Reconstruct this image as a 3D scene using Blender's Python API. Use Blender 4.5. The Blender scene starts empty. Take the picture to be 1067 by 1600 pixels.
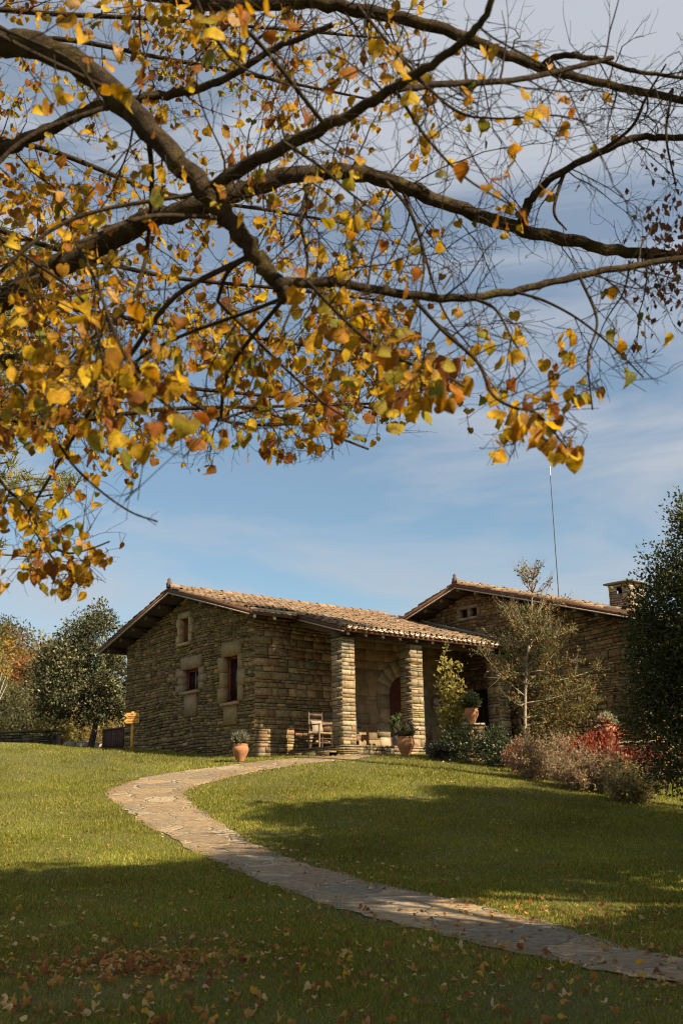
import bpy, math
import numpy as np
from mathutils import Matrix

SC = bpy.context.scene
# ------------------------------------------------------------------ camera (eye at the world origin)
FPX = 1680.0
PITCH, ROLL, YAW = math.radians(15.5), math.radians(-1.1), math.radians(39.75)
cp, sp = math.cos(PITCH), math.sin(PITCH)
FW = np.array([0, cp, sp]); UPV = np.array([0, -sp, cp]); RT = np.array([1.0, 0, 0])
CR = math.cos(ROLL) * RT + math.sin(ROLL) * UPV
CU = -math.sin(ROLL) * RT + math.cos(ROLL) * UPV
cam = bpy.data.cameras.new('camera'); camo = bpy.data.objects.new('camera', cam)
SC.collection.objects.link(camo)
camo.matrix_world = Matrix(((CR[0], CU[0], -FW[0], 0), (CR[1], CU[1], -FW[1], 0), (CR[2], CU[2], -FW[2], 0), (0, 0, 0, 1)))
cam.sensor_fit = 'VERTICAL'; cam.sensor_height = 36.0; cam.sensor_width = 24.0
cam.lens = FPX / 1600 * 36.0
cam.clip_start = 0.05; cam.clip_end = 5000
cam.dof.use_dof = True; cam.dof.focus_distance = 30.0; cam.dof.aperture_fstop = 5.6
SC.camera = camo; SC.cycles.filter_width = 1.1

# ------------------------------------------------------------------ sky, sun, exposure
SUN_EL = math.radians(40.5)
SUN_H = np.array([0.814, -0.581]); SUN_H = SUN_H / np.linalg.norm(SUN_H)
SUN_V = np.array([SUN_H[0] * math.cos(SUN_EL), SUN_H[1] * math.cos(SUN_EL), math.sin(SUN_EL)])
W = bpy.data.worlds.new('World'); SC.world = W; W.use_nodes = True
wn, wl = W.node_tree.nodes, W.node_tree.links
for n in list(wn): wn.remove(n)
def N(t, **k):
    n = wn.new(t)
    for a, b in k.items(): setattr(n, a, b)
    return n
wo = N('ShaderNodeOutputWorld'); bg = N('ShaderNodeBackground')
sky = N('ShaderNodeTexSky', sky_type='NISHITA', sun_disc=False)
sky.sun_elevation = SUN_EL; sky.sun_rotation = math.atan2(SUN_H[0], SUN_H[1])
sky.air_density = 1.0; sky.dust_density = 0.7; sky.ozone_density = 1.3
tc = N('ShaderNodeTexCoord'); mp = N('ShaderNodeMapping')
mp.inputs['Scale'].default_value = (1.5, 1.5, 6.5); mp.inputs['Rotation'].default_value = (0.10, 0.26, 0.4)
wl.new(tc.outputs['Generated'], mp.inputs['Vector'])
nz = N('ShaderNodeTexNoise'); nz.inputs['Scale'].default_value = 1.7; nz.inputs['Detail'].default_value = 7; nz.inputs['Roughness'].default_value = 0.55
nz.inputs['Distortion'].default_value = 0.6
wl.new(mp.outputs['Vector'], nz.inputs['Vector'])
rmp = N('ShaderNodeValToRGB'); rmp.color_ramp.elements[0].position = 0.43; rmp.color_ramp.elements[1].position = 0.62
rmp.color_ramp.elements[1].color = (0.78, 0.78, 0.78, 1); rmp.color_ramp.elements[0].color = (0.04, 0.04, 0.04, 1)
wl.new(nz.outputs['Fac'], rmp.inputs['Fac'])
mx = N('ShaderNodeMix', data_type='RGBA')
sxyz = N('ShaderNodeSeparateXYZ'); wl.new(tc.outputs['Generated'], sxyz.inputs[0])
veil = N('ShaderNodeMapRange'); veil.inputs[1].default_value = .24; veil.inputs[2].default_value = .66; veil.inputs[3].default_value = 0; veil.inputs[4].default_value = .40
wl.new(sxyz.outputs['Z'], veil.inputs[0])
addf = N('ShaderNodeMath', operation='ADD', use_clamp=True); wl.new(rmp.outputs['Color'], addf.inputs[0]); wl.new(veil.outputs[0], addf.inputs[1])
wl.new(addf.outputs[0], mx.inputs['Factor']); tint = N('ShaderNodeVectorMath', operation='MULTIPLY'); tint.inputs[1].default_value = (.90, .98, .92)
wl.new(sky.outputs['Color'], tint.inputs[0]); wl.new(tint.outputs[0], mx.inputs[6])
mx.inputs[7].default_value = (3.75, 4.0, 4.45, 1)
wl.new(mx.outputs[2], bg.inputs['Color']); bg.inputs['Strength'].default_value = 0.064
wl.new(bg.outputs[0], wo.inputs['Surface'])
sl = bpy.data.lights.new('sun', 'SUN'); sl.energy = 5.0; sl.angle = math.radians(0.53); sl.color = (1.0, 0.86, 0.66)
so = bpy.data.objects.new('sun', sl); SC.collection.objects.link(so)
from mathutils import Vector
so.rotation_euler = Vector(SUN_V).to_track_quat('Z', 'Y').to_euler(); so.location = (8, -6, 12)
SC.view_settings.view_transform = 'Standard'; SC.view_settings.look = 'None'
SC.view_settings.exposure = 1.15; SC.view_settings.gamma = 1.0

# ------------------------------------------------------------------ geometry helpers
def ray(x, y): return FW + CR * (x - 533.5) / FPX - CU * (y - 800) / FPX
def at(x, y, Y):
    r = ray(x, y); return r * (Y / r[1])
def projv(P):
    P = np.asarray(P); d = P @ FW
    d = np.where(np.abs(d) < 1e-6, 1e-6, d)
    return 533.5 + FPX * (P @ CR) / d, 800 - FPX * (P @ CU) / d, d
DL = np.array([math.cos(YAW), math.sin(YAW), 0]); DG = np.array([-math.sin(YAW), math.cos(YAW), 0]); UZ = np.array([0, 0, 1.0])
P1 = at(537, 1181, 30.0)                       # front corner of the first porch pillar
def G(u, v, z): return P1 + DL * u + DG * v + UZ * z

class MB:
    def __init__(s): s.V = []; s.n = 0; s.F = {}; s.C = []
    def add(s, V, F, col):
        V = np.asarray(V, float).reshape(-1, 3)
        F = np.asarray(F, int)
        s.F.setdefault(F.shape[1], []).append(F + s.n)
        s.V.append(V); s.n += len(V)
        col = np.asarray(col, float)
        s.C.append(np.tile(col[:3], (len(V), 1)) if col.ndim == 1 else col)
    def build(s, name, mat, parent=None, smooth=False):
        V = np.concatenate(s.V); C = np.concatenate(s.C)
        root = None
        if parent is not None:
            root = parent
            while root.parent: root = root.parent
            V = V - np.array(root.location)
        me = bpy.data.meshes.new(name)
        ks = sorted(s.F); arrs = [np.concatenate(s.F[k]) for k in ks]
        nl = sum(a.size for a in arrs); nf = sum(len(a) for a in arrs)
        me.vertices.add(len(V)); me.vertices.foreach_set('co', V.astype(np.float32).ravel())
        me.loops.add(nl); me.loops.foreach_set('vertex_index', np.concatenate([a.ravel() for a in arrs]).astype(np.int32))
        me.polygons.add(nf)
        tot = np.concatenate([np.full(len(a), k, np.int32) for a, k in zip(arrs, ks)])
        me.polygons.foreach_set('loop_start', np.concatenate([[0], np.cumsum(tot)[:-1]]).astype(np.int32))
        me.polygons.foreach_set('loop_total', tot)
        if smooth: me.polygons.foreach_set('use_smooth', np.ones(nf, bool))
        me.update(calc_edges=True)
        ca = me.attributes.new('Col', 'FLOAT_COLOR', 'POINT')
        ca.data.foreach_set('color', np.concatenate([C, np.ones((len(C), 1))], 1).astype(np.float32).ravel())
        me.materials.append(mat)
        o = bpy.data.objects.new(name, me); SC.collection.objects.link(o)
        if parent is not None: o.parent = parent
        return o
BOXF = [(0, 3, 2, 1), (4, 5, 6, 7), (0, 1, 5, 4), (1, 2, 6, 5), (2, 3, 7, 6), (3, 0, 4, 7)]
def frame_box(mb, O, A, B, C, col, jit=0, rng=None):
    """box from corner O along the three edge vectors A, B, C"""
    V = np.array([O, O + A, O + A + B, O + B, O + C, O + A + C, O + A + B + C, O + B + C])
    if jit: V = V + rng.normal(0, jit, V.shape)
    mb.add(V, BOXF, col)
def hbox(mb, u0, u1, v0, v1, z0, z1, col):
    frame_box(mb, G(u0, v0, z0), DL * (u1 - u0), DG * (v1 - v0), UZ * (z1 - z0), col)
def tube(mb, P, r, n, col, cap=True):
    P = np.asarray(P, float); r = np.asarray(r, float) * np.ones(len(P))
    T = np.gradient(P, axis=0); T /= np.linalg.norm(T, axis=1)[:, None] + 1e-9
    ref = np.array([0.31, 0.17, 0.93]) if abs(T[0, 2]) < 0.85 else np.array([0.95, 0.21, 0.1])
    X = np.cross(T, ref); X /= np.linalg.norm(X, axis=1)[:, None] + 1e-9
    Y = np.cross(T, X)
    a = np.arange(n) * 2 * math.pi / n
    V = P[:, None] + (X[:, None] * np.cos(a)[None, :, None] + Y[:, None] * np.sin(a)[None, :, None]) * r[:, None, None]
    m = len(P); i = np.arange(m - 1)[:, None] * n; j = np.arange(n)[None]
    F = np.stack([i + j, i + (j + 1) % n, i + n + (j + 1) % n, i + n + j], -1).reshape(-1, 4)
    c = np.asarray(col, float)
    if c.ndim == 2: c = np.repeat(c, n, axis=0)
    mb.add(V.reshape(-1, 3), F, c)
    if cap and n > 3:
        mb.add(V[-1], [list(range(n))], c if c.ndim == 1 else c[-n:])
def lathe(mb, O, prof, n, col):
    prof = np.array(prof, float); a = np.arange(n) * 2 * math.pi / n
    V = np.stack([prof[:, :1] * np.cos(a), prof[:, :1] * np.sin(a), np.repeat(prof[:, 1:2], n, 1)], -1) + np.asarray(O)
    i = np.arange(len(prof) - 1)[:, None] * n; j = np.arange(n)[None]
    F = np.stack([i + j, i + (j + 1) % n, i + n + (j + 1) % n, i + n + j], -1).reshape(-1, 4)
    mb.add(V.reshape(-1, 3), F, col)
def smooth_path(P, k=6):
    P = np.asarray(P, float); Q = np.concatenate([[2 * P[0] - P[1]], P, [2 * P[-1] - P[-2]]]); out = []
    for i in range(1, len(Q) - 2):
        t = np.arange(k)[:, None] / k
        p0, p1, p2, p3 = Q[i - 1], Q[i], Q[i + 1], Q[i + 2]
        out.append(0.5 * (2 * p1 + (p2 - p0) * t + (2 * p0 - 5 * p1 + 4 * p2 - p3) * t ** 2 + (3 * p1 - p0 - 3 * p2 + p3) * t ** 3))
    return np.concatenate(out + [P[-1:]])
RHOMB = (np.array([[0, 0, 0], [.3, .45, .08], [0, 1, -.05], [-.3, .45, .08]]), [[0, 1, 2], [0, 2, 3]])
HB = [(0, .07), (.22, -.06), (.45, .03), (.54, .27), (.48, .55), (.27, .78), (0, 1.0)]
def heart_t(fold, curl):
    r = [(x, y) for x, y in HB]; m = [(0, .75), (0, .4)]
    pts = r + m + [(-x, y) for x, y in HB[1:-1]]
    V = np.array([[x, y, fold * abs(x) - curl * (y - .3) ** 2] for x, y in pts])
    return V, [[0, 1, 2, 3, 8], [8, 3, 4, 5, 7], [7, 5, 6, 6, 6]], None
def heart(fold=.35, curl=.25):
    V, _, _ = heart_t(fold, curl)
    tri = [[0, 1, 2], [0, 2, 3], [0, 3, 8], [8, 3, 4], [8, 4, 7], [7, 4, 5], [7, 5, 6]]
    L = {1: 9, 2: 10, 3: 11, 4: 12, 5: 13}
    tri2 = [[L.get(c, c), L.get(b, b), L.get(a, a)] for a, b, c in tri]
    return V, tri + tri2
def leaves(mb, C, D, size, col, tmpl=RHOMB, rng=None, nrm=None):
    """leaf blades at points C pointing along D"""
    C = np.asarray(C); n = len(C)
    if n == 0: return
    D = D / (np.linalg.norm(D, axis=1)[:, None] + 1e-9)
    q = rng.normal(size=(n, 3)) if nrm is None else nrm
    X = np.cross(D, q); X /= np.linalg.norm(X, axis=1)[:, None] + 1e-9
    Z = np.cross(X, D)
    T, F = tmpl; F = np.array(F)
    s = (np.asarray(size) * np.ones(n))[:, None, None]
    V = C[:, None] + s * (X[:, None] * T[None, :, 0, None] + D[:, None] * T[None, :, 1, None] + Z[:, None] * T[None, :, 2, None])
    K = len(T); FF = (np.arange(n)[:, None, None] * K + F[None]).reshape(-1, F.shape[1])
    mb.add(V.reshape(-1, 3), FF, np.repeat(col, K, axis=0))
def pick(rng, pal, n, var=.15):
    pal = np.array(pal); w = pal[:, 3] if pal.shape[1] > 3 else np.ones(len(pal))
    i = rng.choice(len(pal), n, p=w / w.sum())
    return np.clip(pal[i, :3] * (1 + rng.normal(0, var, (n, 1))) * (1 + rng.normal(0, var * .16, (n, 3))), 0.004, .9)

# ------------------------------------------------------------------ naming helpers
def tag(o, label, cat, group=None, kind=None):
    if label: o['label'] = label
    if cat: o['category'] = cat
    if group: o['group'] = group
    if kind: o['kind'] = kind
    return o
def thing(name, label, cat, loc, group=None):
    o = bpy.data.objects.new(name, None); SC.collection.objects.link(o)
    o.location = tuple(float(x) for x in loc); o.empty_display_size = 0.2
    return tag(o, label, cat, group)

# ------------------------------------------------------------------ materials
def new_mat(name):
    m = bpy.data.materials.new(name); m.use_nodes = True
    nt = m.node_tree; b = nt.nodes['Principled BSDF']; return m, nt, b
def mat_col(name, rough=.85, nscale=6, namt=.35, bump=.0, bscale=30, trans=0, spec=.3, coat=0):
    """vertex colour times object-space noise, optional bump and leaf translucency"""
    m, nt, b = new_mat(name); nd, lk = nt.nodes, nt.links
    a = nd.new('ShaderNodeAttribute'); a.attribute_name = 'Col'
    t = nd.new('ShaderNodeTexCoord')
    nz = nd.new('ShaderNodeTexNoise'); nz.inputs['Scale'].default_value = nscale; nz.inputs['Detail'].default_value = 6; nz.inputs['Roughness'].default_value = .65
    lk.new(t.outputs['Object'], nz.inputs['Vector'])
    mr = nd.new('ShaderNodeMapRange'); mr.inputs[1].default_value = .3; mr.inputs[2].default_value = .7
    mr.inputs[3].default_value = 1 - namt; mr.inputs[4].default_value = 1 + namt
    lk.new(nz.outputs['Fac'], mr.inputs[0])
    mu = nd.new('ShaderNodeVectorMath'); mu.operation = 'SCALE'
    lk.new(a.outputs['Color'], mu.inputs[0]); lk.new(mr.outputs[0], mu.inputs['Scale'])
    lk.new(mu.outputs[0], b.inputs['Base Color'])
    b.inputs['Roughness'].default_value = rough; b.inputs['Specular IOR Level'].default_value = spec
    if bump:
        n2 = nd.new('ShaderNodeTexNoise'); n2.inputs['Scale'].default_value = bscale; n2.inputs['Detail'].default_value = 8; n2.inputs['Roughness'].default_value = .7
        lk.new(t.outputs['Object'], n2.inputs['Vector'])
        bp = nd.new('ShaderNodeBump'); bp.inputs['Strength'].default_value = bump; bp.inputs['Distance'].default_value = .03
        lk.new(n2.outputs['Fac'], bp.inputs['Height']); lk.new(bp.outputs[0], b.inputs['Normal'])
    if trans:
        tr = nd.new('ShaderNodeBsdfTranslucent'); mxs = nd.new('ShaderNodeMixShader'); mxs.inputs[0].default_value = trans
        sc = nd.new('ShaderNodeVectorMath'); sc.operation = 'MULTIPLY'; sc.inputs[1].default_value = (1.25, 1.1, .8)
        lk.new(mu.outputs[0], sc.inputs[0]); lk.new(sc.outputs[0], tr.inputs['Color'])
        out = nd['Material Output']
        lk.new(b.outputs[0], mxs.inputs[1]); lk.new(tr.outputs[0], mxs.inputs[2]); lk.new(mxs.outputs[0], out.inputs['Surface'])
    return m
M_stone = mat_col('rubble_stone', .95, 13, .42, .55, 70, spec=.1)
M_ashlar = mat_col('dressed_stone', .92, 5, .25, .35, 18, spec=.15)
M_tile = mat_col('clay_tile', .9, 9, .45, .4, 40, spec=.15)
M_wood = mat_col('weathered_wood', .8, 12, .4, .3, 50, spec=.2)
M_bark = mat_col('bark', .95, 22, .55, .9, 45, spec=.1)
M_leaf = mat_col('leaf', .6, 45, .42, .25, 120, trans=.46, spec=.2)
M_gloss = mat_col('glossy_leaf', .42, 5, .25, 0, trans=.18, spec=.4)
M_oak = mat_col('oak_leaf', .65, 5, .25, 0, trans=.15, spec=.12)
M_grass = mat_col('grass_blade', .7, .35, .3, 0, trans=.38, spec=.06)
M_terra = mat_col('terracotta', .8, 5, .3, .15, 30, spec=.2)
M_cloth = mat_col('cloth', .95, 8, .1, .1, 80)
M_metal = mat_col('painted_metal', .5, 5, .1)
M_limb = mat_col('lichen_bark', .95, 30, .5, 1.0, 55, spec=.08)
_l = M_limb.node_tree; _t = _l.nodes.new('ShaderNodeTexCoord'); _n1 = _l.nodes.new('ShaderNodeTexNoise'); _n1.inputs['Scale'].default_value = 9; _n1.inputs['Detail'].default_value = 9; _n1.inputs['Roughness'].default_value = .75
_r = _l.nodes.new('ShaderNodeMapRange'); _r.inputs[1].default_value = .56; _r.inputs[2].default_value = .68; _r.inputs[4].default_value = .8; _m = _l.nodes.new('ShaderNodeMix'); _m.data_type = 'RGBA'; _m.inputs[7].default_value = (.125, .088, .020, 1)
_l.links.new(_t.outputs['Object'], _n1.inputs['Vector']); _l.links.new(_n1.outputs['Fac'], _r.inputs[0]); _l.links.new(_r.outputs[0], _m.inputs['Factor'])
_bs = _l.nodes['Principled BSDF']; _src = _bs.inputs['Base Color'].links[0].from_socket; _l.links.new(_src, _m.inputs[6]); _l.links.new(_m.outputs[2], _bs.inputs['Base Color'])
M_glass, _nt, _b = new_mat('window_glass')
_b.inputs['Base Color'].default_value = (.012, .014, .016, 1); _b.inputs['Roughness'].default_value = .08

# ------------------------------------------------------------------ terrain
ctrl = [at(*p) for p in [(0, 1600, 6.6), (533, 1600, 6.5), (1067, 1600, 6.4), (0, 1500, 8.6), (533, 1500, 8.5), (1067, 1500, 8.4),
    (0, 1400, 12.3), (533, 1400, 12), (1067, 1400, 11.7), (0, 1300, 18.5), (300, 1300, 18.2), (533, 1300, 18), (1067, 1325, 15.8),
    (0, 1240, 24), (300, 1240, 23.4), (533, 1238, 23), (800, 1243, 22), (1067, 1284, 19), (0, 1196, 30), (150, 1197, 29.6), (300, 1201, 28),
    (533, 1200, 27), (700, 1206, 25.8), (850, 1228, 23.8), (1000, 1258, 22), (0, 1161.5, 38), (100, 1166, 37.5), (660, 1181, 30.2), (206, 1174, 33.3)]]
ctrl += [G(-1.25, 10.1, .64), G(-1.25, 6.3, .36), G(-1.25, 2.5, .05), G(0, -.1, 0), G(2.5, -.1, .06), G(3, 5, .25), G(5, -.6, .1), G(7.2, -1, -.05),
    G(7.2, -5, -.75), G(12, -5, -.8), G(3, 11, .5), G(14, 6, .3), np.array([-13, 46, 1.9]), np.array([-22, 38, 2.3]), np.array([-5, 50, 1.2]),
    np.array([0, 0, -1.45]), np.array([-7, 1, -1.35]), np.array([7, 1, -1.6]), np.array([0, -9, -1.7]), np.array([-14, 14, -.4]), np.array([13, 12, -1.1]), np.array([-18, 25, .8]), np.array([15, 22, -.2])]
ctrl = np.array(ctrl)
def _tps(r2): return np.where(r2 > 1e-9, r2 * np.log(r2 + 1e-12), 0)
_n = len(ctrl); _K = _tps(((ctrl[:, None, :2] - ctrl[None, :, :2]) ** 2).sum(-1)) + np.eye(_n) * .8
_Pm = np.concatenate([np.ones((_n, 1)), ctrl[:, :2]], 1)
_sol = np.linalg.solve(np.block([[_K, _Pm], [_Pm.T, np.zeros((3, 3))]]), np.concatenate([ctrl[:, 2], np.zeros(3)]))
def ground(x, y):
    x = np.atleast_1d(np.asarray(x, float)); y = np.atleast_1d(np.asarray(y, float)); out = np.empty(len(x))
    for i in range(0, len(x), 60000):
        a, b = x[i:i + 60000], y[i:i + 60000]
        xc, yc = np.clip(a, -24, 20), np.clip(b, -12, 50)
        z = _sol[_n] + _sol[_n + 1] * xc + _sol[_n + 2] * yc
        z = z + _tps((xc[:, None] - ctrl[None, :, 0]) ** 2 + (yc[:, None] - ctrl[None, :, 1]) ** 2) @ _sol[:_n]
        far = np.clip((np.hypot(a - xc, b - yc)) / 40, 0, 1)
        out[i:i + 60000] = np.clip(z, -3, 3.2) * (1 - far) + (-1.5) * far
    return out
def on_ground(px, py):
    r = ray(px, py); t = np.linspace(4, 45, 1200); P = r[None] * (t / r[1])[:, None]
    below = P[:, 2] < ground(P[:, 0], P[:, 1])
    i = np.argmax(below) if below.any() else len(t) - 1
    return P[i]
def gz(x, y): return float(ground(x, y)[0])

xs = np.concatenate([[-900, -400, -200, -100, -60], np.arange(-40, 40.1, .5), [60, 100, 200, 400, 900]])
ys = np.concatenate([[-300, -100, -40], np.arange(-20, 60.1, .5), [75, 100, 150, 250, 400, 700, 1500]])
XX, YY = np.meshgrid(xs, ys); ZZ = ground(XX.ravel(), YY.ravel())
mb = MB(); nx = len(xs)
ii = (np.arange(len(ys) - 1)[:, None] * nx + np.arange(nx - 1)[None]).ravel()
mb.add(np.stack([XX.ravel(), YY.ravel(), ZZ], 1), np.stack([ii, ii + 1, ii + nx + 1, ii + nx], 1), (.05, .06, .018))
m, nt, b = new_mat('lawn_soil'); nd, lk = nt.nodes, nt.links
t = nd.new('ShaderNodeTexCoord'); n1 = nd.new('ShaderNodeTexNoise'); n1.inputs['Scale'].default_value = .5; n1.inputs['Detail'].default_value = 8
n2 = nd.new('ShaderNodeTexNoise'); n2.inputs['Scale'].default_value = 40; n2.inputs['Detail'].default_value = 6
lk.new(t.outputs['Object'], n1.inputs['Vector']); lk.new(t.outputs['Object'], n2.inputs['Vector'])
r1 = nd.new('ShaderNodeValToRGB'); r1.color_ramp.elements[0].color = (.035, .038, .006, 1); r1.color_ramp.elements[1].color = (.12, .105, .02, 1)
r1.color_ramp.elements[0].position = .35; r1.color_ramp.elements[1].position = .68
mxx = nd.new('ShaderNodeMix'); mxx.data_type = 'FLOAT'; mxx.inputs[0].default_value = .5
lk.new(n1.outputs['Fac'], mxx.inputs[2]); lk.new(n2.outputs['Fac'], mxx.inputs[3]); lk.new(mxx.outputs[0], r1.inputs['Fac'])
lk.new(r1.outputs[0], b.inputs['Base Color']); b.inputs['Roughness'].default_value = .95
bp = nd.new('ShaderNodeBump'); bp.inputs['Strength'].default_value = .6; bp.inputs['Distance'].default_value = .04
lk.new(n2.outputs['Fac'], bp.inputs['Height']); lk.new(bp.outputs[0], b.inputs['Normal'])
tag(mb.build('ground', m, smooth=True), None, None, kind='structure')

# ------------------------------------------------------------------ flagstone path
OUT = [(560, 1181.5), (500, 1183), (440, 1187), (340, 1199), (250, 1211), (185, 1228), (166, 1243), (190, 1262), (230, 1290), (290, 1325), (370, 1362), (450, 1395), (560, 1430), (680, 1460), (800, 1490), (950, 1520), (1067, 1542), (1220, 1565)]
INN = [(640, 1182.5), (560, 1187), (500, 1192), (420, 1203), (345, 1219), (300, 1232), (288, 1243), (308, 1262), (365, 1300), (420, 1330), (480, 1352), (540, 1368), (610, 1387), (720, 1410), (840, 1440), (950, 1474), (1067, 1500), (1220, 1530)]
Lp = np.array([on_ground(*p) for p in OUT]); Rp = np.array([on_ground(*p) for p in INN])
Lp[0] = G(.05, -.05, 0); Rp[0] = G(1.9, -.12, 0)
Lp = smooth_path(Lp[:, :2].tolist(), 8); Rp = smooth_path(Rp[:, :2].tolist(), 8)
PATH_POLY = np.concatenate([Lp, Rp[::-1]])
def in_poly(x, y, poly):
    c = np.zeros(len(x), bool); j = len(poly) - 1
    for i in range(len(poly)):
        xi, yi = poly[i]; xj, yj = poly[j]
        c ^= ((yi > y) != (yj > y)) & (x < (xj - xi) * (y - yi) / (yj - yi + 1e-12) + xi); j = i
    return c
mb = MB(); K = 9; rg = np.random.RandomState(5)
jl = rg.normal(0, .035, (len(Lp), 2)); jr = rg.normal(0, .035, (len(Rp), 2))
grid = np.stack([(Lp + jl) * (1 - k / (K - 1)) + (Rp + jr) * (k / (K - 1)) for k in range(K)], 1).reshape(-1, 2)
gzv = ground(grid[:, 0], grid[:, 1]) + .012
PG = np.column_stack([grid, gzv]); na = len(Lp)
ii = (np.arange(na - 1)[:, None] * K + np.arange(K - 1)[None]).ravel()
mb.add(PG, np.stack([ii, ii + K, ii + K + 1, ii + 1], 1), (.3, .25, .18))
m, nt, b = new_mat('flagstone'); nd, lk = nt.nodes, nt.links
t = nd.new('ShaderNodeTexCoord'); mp = nd.new('ShaderNodeMapping'); mp.inputs['Scale'].default_value = (1, 1, 0)
lk.new(t.outputs['Object'], mp.inputs['Vector'])
nw = nd.new('ShaderNodeTexNoise'); nw.inputs['Scale'].default_value = 2.2; nw.inputs['Detail'].default_value = 4
lk.new(mp.outputs[0], nw.inputs['Vector'])
ad = nd.new('ShaderNodeVectorMath'); ad.operation = 'MULTIPLY_ADD'; ad.inputs[1].default_value = (.5, .5, 0)
lk.new(nw.outputs['Color'], ad.inputs[0]); lk.new(mp.outputs[0], ad.inputs[2])
v1 = nd.new('ShaderNodeTexVoronoi'); v1.feature = 'DISTANCE_TO_EDGE'; v1.inputs['Scale'].default_value = 1.45
v2 = nd.new('ShaderNodeTexVoronoi'); v2.feature = 'F1'; v2.inputs['Scale'].default_value = 1.45
lk.new(ad.outputs[0], v1.inputs['Vector']); lk.new(ad.outputs[0], v2.inputs['Vector'])
r1 = nd.new('ShaderNodeValToRGB'); cr = r1.color_ramp
cr.elements[0].color = (.185, .125, .06, 1); cr.elements[1].color = (.33, .245, .14, 1)
for p, c in ((.3, (.27, .18, .085, 1)), (.55, (.17, .132, .08, 1)), (.8, (.30, .19, .08, 1))):
    e = cr.elements.new(p); e.color = c
sx = nd.new('ShaderNodeSeparateColor'); lk.new(v2.outputs['Color'], sx.inputs[0]); lk.new(sx.outputs[0], r1.inputs['Fac'])
n3 = nd.new('ShaderNodeTexNoise'); n3.inputs['Scale'].default_value = 9; n3.inputs['Detail'].default_value = 8; n3.inputs['Roughness'].default_value = .7
lk.new(mp.outputs[0], n3.inputs['Vector'])
mr = nd.new('ShaderNodeMapRange'); mr.inputs[1].default_value = .3; mr.inputs[2].default_value = .7; mr.inputs[3].default_value = .4; mr.inputs[4].default_value = 1.4
lk.new(n3.outputs['Fac'], mr.inputs[0])
sc = nd.new('ShaderNodeVectorMath'); sc.operation = 'SCALE'; lk.new(r1.outputs[0], sc.inputs[0]); lk.new(mr.outputs[0], sc.inputs['Scale'])
er = nd.new('ShaderNodeMapRange'); er.inputs[1].default_value = .012; er.inputs[2].default_value = .045; lk.new(v1.outputs['Distance'], er.inputs[0])
mc = nd.new('ShaderNodeMix'); mc.data_type = 'RGBA'; mc.inputs[6].default_value = (.31, .24, .15, 1)
lk.new(er.outputs[0], mc.inputs['Factor']); lk.new(sc.outputs[0], mc.inputs[7])
lk.new(mc.outputs[2], b.inputs['Base Color']); b.inputs['Roughness'].default_value = .8
hh = nd.new('ShaderNodeMath'); hh.operation = 'MULTIPLY_ADD'; hh.inputs[1].default_value = .5
lk.new(n3.outputs['Fac'], hh.inputs[0]); lk.new(er.outputs[0], hh.inputs[2])
bp = nd.new('ShaderNodeBump'); bp.inputs['Strength'].default_value = .8; bp.inputs['Distance'].default_value = .03
lk.new(hh.outputs[0], bp.inputs['Height']); bp.inputs['Strength'].default_value = 1; bp.inputs['Distance'].default_value = .06; lk.new(bp.outputs[0], b.inputs['Normal'])
tag(mb.build('path', m, smooth=True), None, None, kind='structure')

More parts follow.
